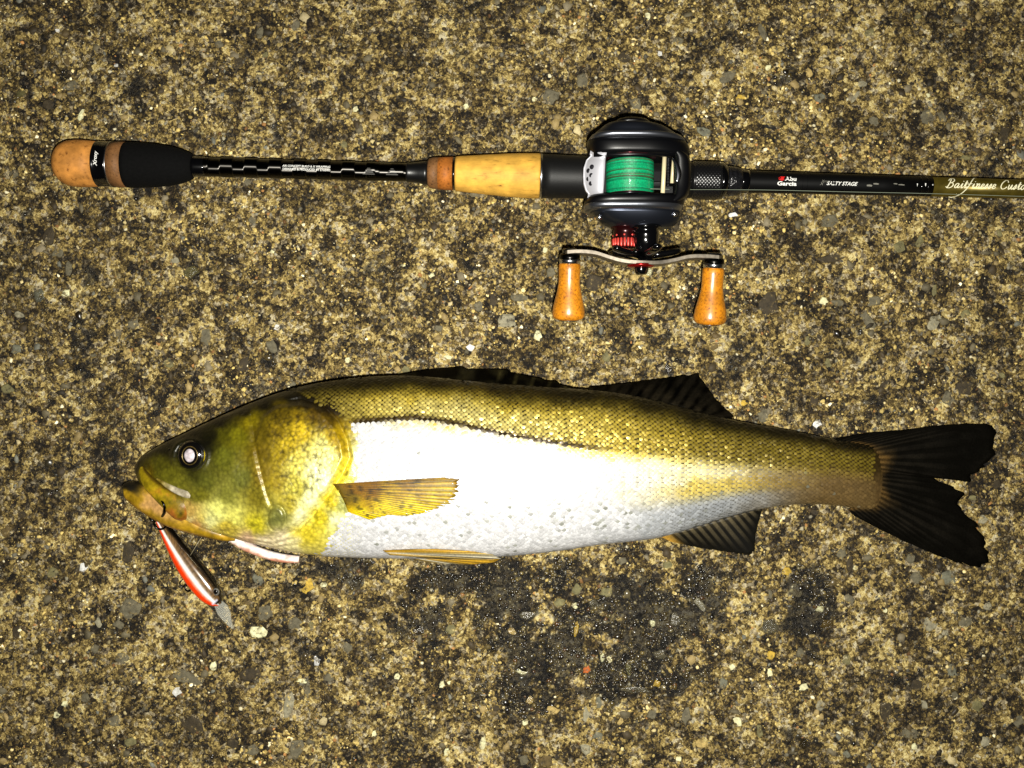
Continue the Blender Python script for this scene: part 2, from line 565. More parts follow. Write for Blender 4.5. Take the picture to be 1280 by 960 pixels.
def stone_shape(k):
    r = np.random.default_rng(100 + k)
    n = int(r.integers(8, 12))
    a = np.sort(np.linspace(0, 2 * math.pi, n, endpoint=False) + r.normal(0, 0.22, n))
    rad = r.uniform(0.66, 1.15, n)
    tx, ty = r.normal(0, 0.07, 2)
    vs = []
    for (s, z) in ((1.0, -0.6), (1.0, 0.10), (0.80, 0.26)):
        for q in range(n):
            x, y = rad[q] * s * math.cos(a[q]), rad[q] * s * math.sin(a[q])
            zz = z + (r.normal(0, 0.03) if z > 0 else 0) + (x * tx + y * ty if z > 0.2 else 0)
            vs.append((x, y, zz))
    vs.append((r.normal(0, .15), r.normal(0, .15), 0.30))
    f = []
    for l in (0, 1):
        for q in range(n):
            q2 = (q + 1) % n
            f.append([l * n + q, l * n + q2, (l + 1) * n + q2, (l + 1) * n + q])
    for q in range(n):
        f.append([2 * n + q, 2 * n + (q + 1) % n, 3 * n])
    return vs, f


def stone(px, py, w, h, rot, kind, sink=0.4):
    """stone of w x h photo pixels, turned by rot degrees"""
    wt = wetness(np.array([px]), np.array([py]))[0] > 0.5
    key = (random.randrange(16), kind + ('_wet' if wt else ''))
    if key not in stone_meshes:
        vs, f = stone_shape(key[0])
        m_ = mesh('stone', vs, f, smooth=False); m_.materials.append(STONE[key[1]])
        stone_meshes[key] = m_
    o = bpy.data.objects.new('stone', stone_meshes[key])
    COL.objects.link(o); o.parent = ground
    x, y, _ = P(px, py, 0)
    z = float(ground_z(np.array([x * 1000]), np.array([y * 1000]))[0])
    sz = min(w, h) / 2 * S
    STONES.append((x, y, sz * .8))
    zs = min(sz, 0.0022)
    o.location = (x, y, min(z, -0.0004) + 0.06 * zs)
    o.scale = (w / 2 * S, h / 2 * S, zs)
    o.rotation_euler = (0, 0, math.radians(-rot))
    return o


HAND = [  # px, py, w, h, clockwise turn, kind
    (635, 403, 30, 24, 20, 'pale'), (648, 372, 26, 10, 5, 'grey'), (617, 378, 12, 20, 0, 'dark'), (598, 383, 12, 16, 10, 'grey'),
    (917, 268, 17, 8, 5, 'white'), (733, 837, 11, 10, 0, 'orange'), (1085, 400, 14, 30, -40, 'grey'), (1168, 403, 14, 27, 35, 'pale'),
    (1094, 376, 22, 16, -20, 'grey'), (1048, 379, 18, 12, 15, 'grey'), (963, 381, 26, 36, 5, 'dark'), (1018, 503, 14, 38, 8, 'dark'),
    (1106, 480, 18, 9, -25, 'dark'), (1207, 487, 22, 24, 30, 'dark'), (1185, 496, 18, 22, 0, 'grey'), (1023, 530, 12, 11, 0, 'white'),
    (931, 503, 11, 9, 10, 'ochre'), (954, 520, 14, 20, 0, 'grey'), (1037, 276, 26, 18, 0, 'grey'), (1078, 275, 15, 15, 0, 'dark'),
    (1125, 308, 16, 18, 0, 'olive'), (1150, 302, 10, 17, 20, 'olive'), (1040, 322, 34, 14, -10, 'dark'), (1030, 375, 13, 12, 0, 'cream'),
    (1036, 455, 8, 18, -15, 'olive'), (1010, 426, 9, 16, 10, 'olive'), (1169, 363, 7, 17, 0, 'olive'), (1123, 384, 8, 17, 0, 'tan'),
    (48, 369, 17, 18, 0, 'bluegrey'), (82, 366, 11, 11, 20, 'cream'), (20, 437, 15, 13, 0, 'bluegrey'), (60, 295, 17, 28, 5, 'dark'),
    (165, 404, 17, 16, 10, 'grey'), (146, 418, 13, 14, 0, 'grey'), (256, 420, 16, 26, -10, 'grey'), (303, 455, 14, 28, 20, 'dark'),
    (240, 340, 20, 15, -10, 'olive'), (218, 325, 11, 9, 0, 'pale'), (72, 316, 18, 14, 0, 'grey'), (86, 335, 10, 22, 0, 'grey'),
    (295, 78, 18, 26, 5, 'dark'), (274, 55, 13, 10, 0, 'grey'), (71, 37, 8, 6, 0, 'white'), (72, 60, 11, 9, 0, 'grey'), (88, 106, 18, 14, -20, 'grey'),
    (218, 85, 12, 14, 0, 'dark'), (370, 30, 12, 18, 30, 'grey'), (324, 40, 10, 18, 10, 'grey'), (48, 119, 7, 10, 0, 'tan'), (101, 145, 7, 20, 15, 'cream'),
    (144, 81, 6, 5, 0, 'white'), (690, 120, 24, 22, 0, 'grey'), (728, 100, 17, 20, 5, 'grey'), (810, 19, 9, 11, 0, 'cream'), (825, 67, 7, 7, 0, 'white'),
    (583, 133, 8, 8, 0, 'cream'), (444, 136, 8, 8, 0, 'cream'), (668, 123, 8, 7, 0, 'cream'), (780, 70, 18, 18, 0, 'dark'), (740, 137, 16, 12, 0, 'olive'),
    (953, 40, 10, 24, -25, 'grey'), (911, 94, 28, 14, -30, 'grey'), (960, 84, 9, 9, 0, 'cream'), (1025, 122, 15, 14, 20, 'bluegrey'), (1088, 40, 14, 13, 20, 'olive'),
    (1093, 151, 16, 12, 35, 'grey'), (1160, 145, 20, 20, 0, 'grey'), (1178, 145, 10, 18, -30, 'grey'), (1257, 165, 15, 34, 10, 'dark'), (1161, 118, 7, 6, 0, 'cream'),
    (1172, 20, 11, 7, 10, 'black'), (1194, 86, 12, 6, 0, 'black'), (1168, 199, 11, 6, -25, 'black'), (964, 158, 17, 6, 10, 'black'), (1134, 108, 14, 7, 10, 'black'), (1193, 13, 6, 6, 0, 'black'),
    (926, 122, 14, 8, 0, 'ochre'), (880, 163, 24, 12, 10, 'bluegrey'), (939, 200, 8, 12, 0, 'brown'), (1148, 20, 10, 8, 0, 'olive'), (1208, 196, 16, 8, 0, 'olive'),
    (1070, 120, 5, 18, 35, 'pale'), (115, 78, 7, 5, 0, 'black'), (252, 66, 9, 6, 0, 'black'), (358, 48, 8, 7, 0, 'black'), (335, 52, 5, 8, 0, 'black'),
    (165, 760, 30, 28, 10, 'grey'), (122, 779, 8, 16, -15, 'pale'), (149, 781, 18, 13, 20, 'grey'), (331, 767, 22, 20, -20, 'grey'), (322, 790, 26, 16, 15, 'cream'),
    (367, 778, 22, 18, -20, 'grey'), (104, 710, 11, 12, 0, 'white'), (160, 690, 16, 36, 0, 'dark'), (237, 848, 46, 18, 22, 'grey'), (222, 865, 12, 13, 0, 'white'),
    (266, 833, 10, 13, 0, 'cream'), (312, 842, 36, 22, -20, 'dark'), (396, 827, 9, 14, -10, 'white'), (378, 852, 17, 8, 10, 'cream'), (360, 882, 15, 34, 8, 'pale'),
    (370, 935, 22, 30, 0, 'grey'), (316, 938, 18, 18, 0, 'grey'), (152, 823, 22, 22, 0, 'grey'), (80, 880, 9, 9, 0, 'cream'), (70, 895, 9, 9, 0, 'cream'),
    (240, 905, 34, 24, 20, 'dark'), (162, 928, 18, 12, 0, 'olive'), (385, 733, 19, 22, 0, 'ochre'), (404, 731, 10, 8, 0, 'cream'), (75, 950, 22, 22, 0, 'dark'),
    (410, 847, 15, 15, 0, 'grey'), (384, 860, 9, 26, 5, 'grey'), (290, 930, 16, 12, 0, 'dark'), (20, 817, 9, 10, 0, 'tan'),
    (563, 787, 14, 15, 5, 'olive'), (653, 838, 18, 15, 15, 'cream'), (700, 754, 17, 12, 5, 'olive'), (719, 757, 8, 8, 0, 'cream'), (720, 786, 7, 22, 5, 'ochre'),
    (659, 768, 26, 12, 5, 'grey'), (758, 740, 18, 14, 0, 'olive'), (742, 755, 16, 13, 0, 'grey'), (753, 822, 7, 12, 0, 'cream'), (762, 824, 7, 12, 0, 'cream'),
    (786, 835, 10, 17, 0, 'olive'), (743, 846, 4, 18, 0, 'olive'), (691, 889, 20, 12, 0, 'tan'), (663, 876, 11, 11, 20, 'tan'), (733, 895, 10, 22, 0, 'pale'),
    (748, 878, 9, 17, -10, 'bluegrey'), (810, 796, 16, 12, 0, 'dark'), (845, 775, 16, 18, 0, 'grey'), (826, 818, 18, 15, 0, 'grey'), (822, 855, 12, 11, 0, 'ochre'),
    (798, 863, 40, 9, 5, 'grey'), (748, 920, 15, 13, 0, 'bluegrey'), (732, 935, 16, 16, 0, 'pale'), (603, 930, 9, 20, 5, 'cream'), (558, 941, 9, 11, 0, 'cream'),
    (658, 952, 22, 16, 0, 'grey'), (682, 953, 20, 18, 0, 'brown'), (552, 856, 8, 10, 0, 'cream'), (561, 853, 5, 7, 0, 'cream'), (656, 904, 9, 8, 0, 'cream'), (467, 918, 7, 9, 0, 'cream'),
    (815, 893, 14, 14, 0, 'grey'), (835, 707, 13, 11, 0, 'olive'), (779, 702, 15, 10, 0, 'grey'), (850, 950, 9, 12, 0, 'cream'), (776, 902, 7, 12, 25, 'tan'),
    (875, 756, 10, 28, -40, 'pale'), (962, 784, 24, 26, 10, 'grey'), (1034, 780, 18, 15, 0, 'brown'), (1025, 761, 12, 10, 0, 'cream'), (965, 819, 12, 12, 0, 'ochre'),
    (963, 843, 8, 15, -5, 'cream'), (1004, 859, 14, 10, 0, 'cream'), (1027, 882, 13, 15, 10, 'pale'), (922, 902, 16, 16, 0, 'cream'), (905, 854, 12, 15, 0, 'bluegrey'),
    (878, 930, 17, 12, 15, 'tan'), (950, 915, 9, 18, -10, 'olive'), (859, 895, 12, 24, 0, 'grey'), (915, 834, 9, 8, 0, 'cream'), (1145, 722, 18, 18, 0, 'grey'),
    (1186, 722, 21, 20, 0, 'bluegrey'), (1163, 780, 22, 26, 0, 'pale'), (1208, 777, 20, 15, 0, 'grey'), (1234, 758, 13, 12, 0, 'pale'), (1190, 838, 12, 18, -15, 'bluegrey'),
    (1156, 881, 10, 15, -20, 'pale'), (1146, 856, 18, 18, 0, 'dark'), (1108, 890, 18, 28, 0, 'dark'), (1138, 917, 22, 14, 0, 'grey'), (1232, 928, 13, 14, 0, 'pale'),
    (1275, 902, 14, 16, 0, 'grey'), (1070, 710, 7, 10, 20, 'cream'), (1107, 763, 6, 7, 0, 'cream'), (1062, 705, 10, 24, 0, 'dark'), (1005, 930, 10, 16, 0, 'dark'),
    (1222, 880, 16, 20, 0, 'olive'), (1143, 933, 9, 9, 0, 'cream'), (983, 713, 14, 12, 0, 'ochre'), (963, 743, 8, 16, 0, 'grey'), (1000, 815, 12, 16, 0, 'grey'),
    (1230, 650, 14, 12, 0, 'pale'), (1052, 690, 14, 18, 10, 'grey'), (1020, 696, 10, 18, 0, 'dark'), (1140, 698, 12, 14, 0, 'grey'), (1018, 640, 14, 8, 20, 'dark'),
    (20, 790, 10, 16, 0, 'dark'), (60, 130, 16, 14, 0, 'dark'), (560, 275, 10, 8, 0, 'grey'), (340, 432, 14, 20, -40, 'grey'), (346, 409, 8, 10, 0, 'white'),
    (398, 363, 12, 12, 0, 'dark'), (548, 410, 14, 10, 0, 'grey'), (556, 371, 10, 8, 0, 'black'), (508, 447, 8, 8, 0, 'black'), (588, 434, 12, 10, 25, 'white'),
    (540, 344, 8, 7, 0, 'cream'), (503, 331, 9, 5, 10, 'cream'), (688, 340, 14, 16, 0, 'grey'), (672, 418, 12, 16, 0, 'cream'), (682, 312, 8, 8, 0, 'cream'),
    (340, 314, 7, 6, 0, 'cream'), (435, 450, 10, 8, 0, 'cream'), (674, 265, 8, 8, 0, 'tan'), (812, 339, 9, 12, 0, 'cream'), (793, 347, 12, 9, 0, 'tan'),
    (744, 352, 24, 24, 0, 'dark'), (560, 446, 12, 6, 20, 'cream'), (620, 300, 12, 9, 0, 'tan'),
]
for a in HAND:
    stone(*a)
placed = [(a[0], a[1], max(a[2], a[3]) / 2) for a in HAND]
kinds = ['dark', 'grey', 'olive', 'brown', 'tan', 'cream', 'pale', 'bluegrey']
n_extra = 298 - len(HAND)
while n_extra > 0:
    x, y = random.uniform(-15, 1295), random.uniform(-15, 975)
    w = random.uniform(9, 19); h = w * random.uniform(0.6, 1.0)
    if any((x - a) ** 2 + (y - b) ** 2 < (r + w / 2 + 2) ** 2 for a, b, r in placed): continue
    stone(x, y, w, h, random.uniform(0, 180), random.choices(kinds, [3.2, 3, 2, 2.4, 1.4, .7, .8, .9])[0])
    placed.append((x, y, w / 2)); n_extra -= 1

# sand last, so that it lies between the stones and not on them
tag(link('sand_grains', make_grains(98000), GR, ground), kind='stuff')
tag(link('wet_sand_grains', make_grains(15000, True), GR, ground), kind='stuff')

# ------------------------------------------------------------------ fish
fish = link('fish', None)
tag(fish, 'whole silver sea bass with golden olive back lying on its side on the concrete', 'fish')
fish.location = tuple(P(640, 590, 0))
FO = np.array(fish.location)


def fishpart(name, me, mat, parent=None):
    """mesh coordinates are world; shift into the fish's frame"""
    co = np.empty(len(me.vertices) * 3, np.float32); me.vertices.foreach_get('co', co)
    me.vertices.foreach_set('co', (co.reshape(-1, 3) - FO).astype(np.float32).ravel()); me.update()
    return link(name, me, mat, parent or fish)


UP = np.array([(170, 584), (176, 573), (186, 565), (205, 554), (225, 544.5), (250, 532.5), (280, 518.5), (310, 505.5), (340, 494), (365, 486.5), (400, 479), (440, 473.5),
               (480, 470.5), (520, 470.5), (560, 474), (600, 478), (650, 482), (700, 485.5), (740, 488), (780, 493), (820, 501), (860, 511), (900, 521.5), (940, 530),
               (980, 537), (1020, 545), (1050, 551), (1085, 556), (1112, 560)], float)
LO = np.array([(170, 588), (176, 603), (186, 617), (205, 634), (225, 647), (250, 658), (280, 668), (310, 677), (340, 684), (365, 689), (400, 693.5), (440, 695.5),
               (480, 696.5), (520, 697), (560, 696.5), (600, 695.5), (650, 692.5), (700, 687), (740, 681), (780, 676.5), (820, 671.5), (860, 660.5), (900, 648), (940, 637.5),
               (980, 631), (1020, 629.5), (1050, 632), (1085, 637), (1112, 634)], float)
TH = np.array([(170, 5), (178, 12), (200, 20), (240, 29), (300, 38), (360, 43), (420, 46), (500, 48), (600, 48), (700, 45), (800, 38), (900, 29), (1000, 20), (1060, 13), (1090, 7.5), (1104, 3.6), (1112, 1.0)], float)


def smooth_interp(x, tab):
    s = spline(tab, 900)
    return np.interp(x, s[:, 0], s[:, 1])


def body_surface(px, a):
    """px: station (silhouette pixel), a: angle, 0 dorsal, pi/2 towards the lens, pi ventral -> world point"""
    u = smooth_interp(px, UP); l = smooth_interp(px, LO); t = smooth_interp(px, TH) / 1000
    c = (u + l) / 2; h = (l - u) / 2
    ca, sa = np.cos(a), np.sin(a)
    e = 0.93
    yy = np.sign(ca) * np.abs(ca) ** e
    zz = np.sign(sa) * np.abs(sa) ** 0.88
    zz = np.where(zz < 0, zz * 0.98, zz)
    # the body is fullest a little below the middle
    yy = yy - 0.10 * (1 - yy ** 2)
    py = c - h * yy
    zs = t / 2 + 0.0006
    z = zs + t / 2 * zz
    k = S * (1 - zs / H)
    X = (px - 640) * k; Y = (480 - py) * k
    return X, Y, z


def proj(X, Y, Z):
    k = S * (1 - Z / H)
    return 640 + X / k, 480 - Y / k


OPERC = [(318, 545), (326, 520), (345, 506), (375, 502), (400, 508), (420, 528), (431, 552), (434, 572), (425, 592), (408, 617), (388, 642), (366, 662), (335, 672), (290, 668), (262, 655), (250, 630), (300, 600)]
PREOP = [(314, 520), (318, 552), (326, 586), (334, 615), (341, 634), (330, 655), (300, 664), (275, 664)]
MAXG = [(184, 583), (189, 597), (201, 608), (218, 620), (236, 629)]


def relief(qx, qy):
    """extra height (m) of the skull bones on the side of the head, photo pixel coordinates"""
    r = 0
    d = sdf(qx, qy, OPERC)
    r = r + 0.0024 * sstep(-1.0, 6, d) * sstep(300, 345, qx)
    r = r - 0.0013 * np.exp(-((d + 3.2) / 2.2) ** 2) * sstep(352, 372, qx)
    d2 = seg_dist(qx, qy, PREOP)
    r = r - 0.0008 * np.exp(-(d2 / 2.6) ** 2)
    d3 = seg_dist(qx, qy, [(x - 7, y - 2) for x, y in PREOP])
    r = r + 0.0004 * np.exp(-(d3 / 6) ** 2)
    lob = np.hypot((qx - 347) / 10, (qy - 647) / 14)
    r = r + 0.0010 * sstep(1.15, 0.75, lob) - 0.0005 * np.exp(-((lob - 1.15) / .12) ** 2)
    de = np.hypot((qx - 238) / 20, (qy - 570) / 19)
    r = r - 0.0030 * sstep(1.0, 0.7, de) + 0.0010 * np.exp(-((de - 1.12) / .14) ** 2)
    dm = seg_dist(qx, qy, MAXG)
    r = r - 0.0010 * np.exp(-(dm / 2.5) ** 2)
    # brow and cheek muscle
    r = r + 0.0010 * np.exp(-(((qx - 290) / 28) ** 2 + ((qy - 585) / 32) ** 2))
    # shoulder girdle behind the gill opening
    sg = seg_dist(qx, qy, [(408, 512), (432, 535), (441, 565), (436, 592), (420, 620), (398, 650), (372, 676)])
    r = r + 0.0006 * np.exp(-(sg / 6) ** 2)
    # folds of the gill membrane on the throat
    for k, off in enumerate((0, 9, 17)):
        gm = seg_dist(qx, qy, [(290, 668 + off * .5), (340, 675 + off * .6), (372, 664 + off), (395, 640 + off)])
        r = r - 0.0007 * np.exp(-(gm / 1.8) ** 2)
    r = r + 0.00030 * fbm(qx, qy, 16, 4, 0.55, 1) * sstep(460, 420, qx)
    # pores and small scales of the cheek
    r = r + 0.00016 * fbm(qx, qy, 3.4, 2, 0.6, 4) * sstep(460, 400, qx)
    return r


LL = np.array([(380, 512), (420, 526), (440, 529), (480, 526), (520, 524), (560, 529), (600, 538), (640, 546), (680, 553.5), (720, 559), (760, 563.5), (820, 568), (880, 575), (940, 580), (1000, 584), (1110, 592)], float)
ANCH = [(175, 580, 52, 46, 8), (182, 590, 120, 100, 16), (200, 560, 22, 19, 5), (215, 550, 14, 12, 3), (240, 540, 13, 11, 3), (270, 527, 11, 9, 2), (300, 512, 11, 9, 2), (330, 502, 12, 10, 2), (360, 490, 14, 11, 2),
        (200, 580, 84, 80, 18), (212, 595, 104, 100, 26), (225, 605, 112, 108, 34), (255, 600, 98, 98, 36), (280, 570, 104, 104, 30), (275, 545, 86, 82, 10), (310, 525, 128, 114, 10), (295, 545, 118, 112, 16), (262, 545, 24, 22, 4), (252, 553, 12, 11, 3), (222, 560, 30, 28, 6), (246, 590, 60, 58, 14),
        (300, 600, 106, 106, 46), (320, 620, 128, 116, 36), (285, 620, 120, 118, 52), (250, 620, 110, 105, 30), (238, 640, 200, 165, 100), (252, 648, 222, 200, 120), (268, 642, 238, 234, 170), (292, 645, 226, 220, 130), (282, 660, 214, 190, 80), (245, 655, 214, 160, 110), (238, 650, 236, 224, 186), (264, 650, 240, 238, 190), (272, 636, 236, 234, 150),
        (320, 655, 205, 192, 50), (325, 565, 110, 92, 16), (330, 590, 132, 112, 34), (322, 540, 92, 78, 10), (350, 520, 90, 74, 6), (345, 540, 132, 110, 12), (375, 540, 206, 176, 36), (350, 570, 158, 136, 28), (345, 600, 150, 130, 34),
        (370, 580, 218, 204, 110), (400, 560, 236, 226, 160), (395, 590, 240, 236, 200), (410, 575, 238, 232, 190), (360, 555, 190, 164, 40), (370, 610, 196, 184, 84), (360, 630, 176, 160, 60), (390, 625, 232, 230, 205), (375, 645, 232, 228, 205), (347, 647, 116, 116, 66), (395, 515, 96, 74, 6),
        (380, 515, 120, 98, 8), (420, 545, 170, 140, 12), (412, 525, 92, 72, 6), (432, 560, 176, 146, 10), (434, 585, 216, 196, 60), (425, 605, 222, 204, 70), (415, 625, 206, 184, 40), (400, 648, 210, 190, 40), (384, 666, 214, 194, 60), (362, 684, 232, 220, 190),
        (428, 630, 150, 150, 92), (440, 620, 190, 188, 150), (420, 650, 226, 224, 196), (350, 676, 236, 220, 212), (330, 678, 234, 216, 208), (310, 676, 226, 190, 180), (405, 600, 234, 234, 220), (440, 560, 200, 190, 120)]
ANCH = np.array(ANCH, float)


def pigment(qx, qy):
    """skin colour (sRGB 0-255) at photo pixel coordinates, plus speckle weight"""
    sh = qx.shape
    qx = qx.ravel() + 6 * fbm(qx.ravel(), qy.ravel(), 14, 4, .6, 0); qy = qy.ravel() + 6 * fbm(qx.ravel(), qy.ravel(), 14, 4, .6, 3)
    up = smooth_interp(qx, UP); lo = smooth_interp(qx, LO)
    ll = np.interp(qx, LL[:, 0], LL[:, 1])
    c = np.zeros((len(qx), 3))
    # ---- trunk
    n = fbm(qx, qy, 20, 4, 0.6, 2)
    gold = np.array([98, 78, 16.]); dark = np.array([15, 12, 3.]); white = np.array([206, 206, 206.])
    f = sstep(2, 40, qy - up + 5 * n)
    trunk = dark + (np.array([34, 24, 3.]) - dark) * f[:, None]
    wd = 1 + 4 * sstep(720, 900, qx)
    bel = sstep(-1, 4, (qy - ll) / wd + 3 * n)
    trunk = trunk + (white - trunk) * bel[:, None]
    rear = sstep(740, 900, qx + 20 * n)
    low = sstep(0.50, 0.85, (qy - up) / (lo - up + 1e-6) + 0.1 * n)
    rc = np.array([104, 84, 30.]) * (1 - low[:, None]) + np.array([104, 104, 100.]) * low[:, None]
    trunk = trunk + (rc - trunk) * (bel * rear * sstep(8, 36, qy - ll))[:, None]
    tail = sstep(900, 1060, qx + 40 * n)
    tc = np.array([50, 38, 14.]) + (np.array([92, 72, 40.]) - np.array([50, 38, 14.])) * sstep(0.25, 0.7, (qy - up) / (lo - up + 1e-6))[:, None]
    trunk = trunk + (tc - trunk) * tail[:, None]
    # ---- head: blend of pigment patches, with the gill cover's white glints painted in
    hd = qx < 470
    c[:] = trunk
    if hd.any():
        x, y = qx[hd], qy[hd]
        w = 1.0 / ((((x[:, None] - ANCH[None, :, 0]) ** 2 + (y[:, None] - ANCH[None, :, 1]) ** 2) / 130.0) ** 1.7 + 0.05)
        hc = (w @ ANCH[:, 2:]) / w.sum(1, keepdims=True)
        hc = 255 * (hc / 255) ** 1.06 * np.array([1.01, 1.015, .85])
        edge = sstep(-3, 10, y - up[hd])
        hc = hc * edge[:, None] + dark * (1 - edge[:, None])
        # blend into the trunk behind the gill opening and on the nape
        k = np.maximum(sstep(438, 458, x), sstep(350, 380, x) * sstep(-8, 4, (505 + (x - 360) * .18) - y))
        c[hd] = hc + (c[hd] - hc) * k[:, None]
    return np.clip(c, 2, 250).reshape(*sh, 3)


def make_body():
    xs = np.r_[np.arange(170, 460, 1.0), np.arange(460, 1113, 2.2)]
    top = np.linspace(-0.25, math.pi + 0.25, 260)
    bot = np.linspace(math.pi + 0.25, 2 * math.pi - 0.25, 26)[1:-1]
    an = np.r_[top, bot]
    X, A = np.meshgrid(xs, an, indexing='ij')
    x, y, z = body_surface(X, A)
    qx, qy = proj(x, y, z)
    upw = sstep(-0.05, 0.35, np.sin(A))
    z = z + relief(qx, qy) * upw * sstep(170, 182, X)
    z = np.maximum(z, 0.0003)
    qx, qy = proj(x, y, z)
    col = lin(pigment(qx, qy))
    # underside: white belly / dark back like the upper side
    v = np.stack([x, y, z], -1).reshape(-1, 3)
    n, m = X.shape
    f = gridfaces(n, m, True)
    # end caps
    v = np.vstack([v, v[:m].mean(0), v[-m:].mean(0)])
    c = np.vstack([col.reshape(-1, 3), lin([[20, 16, 4]]), lin([[90, 70, 30]])])
    j = np.arange(m)
    q = np.stack([np.full(m, n * m), (j + 1) % m, j, j], 1)
    tri1 = np.stack([np.full(m, n * m), (j + 1) % m, j], 1)
    tri2 = np.stack([np.full(m, n * m + 1), (n - 1) * m + j, (n - 1) * m + (j + 1) % m], 1)
    faces = f.tolist() + tri1.tolist() + tri2.tolist()
    me = mesh('body', v, faces, c)
    spk = sstep(0, 14, sdf(qx, qy, [(326, 520), (345, 506), (375, 502), (400, 508), (420, 528), (434, 560), (430, 590), (405, 612), (380, 640), (356, 650), (345, 620), (330, 560)]))
    spk = np.maximum(spk, .6 * np.exp(-(seg_dist(qx, qy, [(408, 512), (436, 540), (442, 580), (428, 612), (402, 650)]) / 10) ** 2))
    spk = np.maximum(spk, .5 * np.exp(-(seg_dist(qx, qy, [(318, 590), (326, 630), (310, 655), (280, 655)]) / 9) ** 2))
    attr(me, 'speckle', np.r_[spk.ravel(), 0, 0])
    return me


def skin_material():
    m, nt, b = nmat('fish_skin')
    L = nt.links.new
    setp(b, rough=0.40, metal=0.18, coat=0.3, coatr=0.2, spec=0.5)
    a = N(nt, 'ShaderNodeVertexColor', layer_name='Col')
    tc = N(nt, 'ShaderNodeTexCoord')
    v = N(nt, 'ShaderNodeTexVoronoi', Scale=520.0); L(tc.outputs['Object'], v.inputs['Vector'])
    n = N(nt, 'ShaderNodeTexNoise', Scale=420.0, Detail=7.0, Roughness=0.7); L(tc.outputs['Object'], n.inputs['Vector'])
    ad = N(nt, 'ShaderNodeMath', operation='MULTIPLY_ADD'); ad.inputs[1].default_value = -0.5
    L(v.outputs['Distance'], ad.inputs[0]); L(n.outputs['Fac'], ad.inputs[2])
    mr = N(nt, 'ShaderNodeMapRange'); mr.inputs['From Min'].default_value = 0.0; mr.inputs['From Max'].default_value = 0.5
    mr.inputs['To Max'].default_value = 1.35
    at = N(nt, 'ShaderNodeAttribute', attribute_name='speckle')
    tm = N(nt, 'ShaderNodeMapRange'); tm.inputs['To Min'].default_value = 0.62; tm.inputs['To Max'].default_value = 0.25
    L(at.outputs['Fac'], tm.inputs['Value']); L(tm.outputs['Result'], mr.inputs['To Min'])
    L(ad.outputs[0], mr.inputs['Value'])
    mx0 = N(nt, 'ShaderNodeMath', operation='MAXIMUM'); mx0.inputs[1].default_value = 0.2; L(mr.outputs['Result'], mx0.inputs[0]); mr = mx0
    sc = N(nt, 'ShaderNodeVectorMath', operation='SCALE'); L(a.outputs['Color'], sc.inputs[0]); L(mr.outputs[0], sc.inputs['Scale'])
    L(sc.outputs['Vector'], b.inputs['Base Color'])
    bp = N(nt, 'ShaderNodeBump', Strength=0.5, Distance=0.0004); L(bp.outputs['Normal'], b.inputs['Coat Normal']); L(ad.outputs[0], bp.inputs['Height']); L(bp.outputs['Normal'], b.inputs['Normal'])
    return m


SKIN = skin_material()
body = fishpart('body', make_body(), SKIN)


def scale_color(px, py):
    up = smooth_interp(px, UP); lo = smooth_interp(px, LO); ll = np.interp(px, LL[:, 0], LL[:, 1])
    n = fbm(px, py, 30, 4, 0.6, 5)
    d = py - ll
    v = (py - up) / np.maximum(ll - up, 5)
    back = np.array([30, 25, 6.]) + (np.array([226, 196, 66.]) - np.array([30, 25, 6.])) * sstep(0.02, 0.55, v + 0.12 * n)[:, None]
    pale = np.array([240, 224, 140.])
    k = np.exp(-((px - 590) / 150) ** 2) * sstep(0.3, 0.7, v + .3 * n)
    back = back + (pale - back) * (0.85 * k)[:, None]
    dk = sstep(720, 960, px + 40 * n)
    back = back * (1 - 0.34 * dk)[:, None]
    nape = sstep(470, 400, px)
    back = back * (1 - 0.35 * nape)[:, None]
    stripe = np.exp(-((d + 1.5) / 4.2) ** 2) * sstep(790, 700, px) * sstep(425, 450, px)
    back = back + (np.array([52, 36, 3.]) - back) * stripe[:, None]
    fl = np.tile(np.array([206, 206, 208.]), (len(px), 1))
    rear = sstep(720, 880, px + 50 * n)
    hv = (py - ll) / np.maximum(lo - ll, 5)
    mid = np.array([214, 190, 92.]); lowc = np.array([168, 172, 176.])
    rc = mid + (lowc - mid) * sstep(0.45, 0.72, hv)[:, None]
    rc = rc + (np.array([238, 228, 176.]) - rc) * sstep(.42, .2, hv + .2 * n)[:, None]
    fl = fl + (rc - fl) * rear[:, None]
    tl = sstep(880, 1040, px + 30 * n)
    fl = fl + (np.array([112, 90, 52.]) - fl) * tl[:, None]
    # fine grey flecks low on the belly
    wgt = np.exp(-((px - 745) / 75) ** 2 - ((py - 646 - (px - 745) * .06) / 15) ** 2) + .10 * sstep(600, 660, py) + .02
    fr = (RNG.random(len(px)) < .26 * wgt) * RNG.uniform(.2, .8, len(px))
    fl = fl + (np.array([128, 130, 118.]) - fl) * fr[:, None]
    yl = np.exp(-((d - 4) / 7) ** 2) * sstep(425, 600, px) * sstep(900, 780, px)
    fl = fl + (np.array([214, 184, 60.]) - fl) * (np.clip(.75 * yl + .9 * yl * n * 2, 0, .95) * RNG.uniform(.3, 1, len(px)))[:, None]
    wd = 1 + 16 * sstep(720, 900, px)
    b = sstep(-0.5, 1.0, d / wd + .25 * n * sstep(720, 900, px))
    return back + (fl - back) * b[:, None]


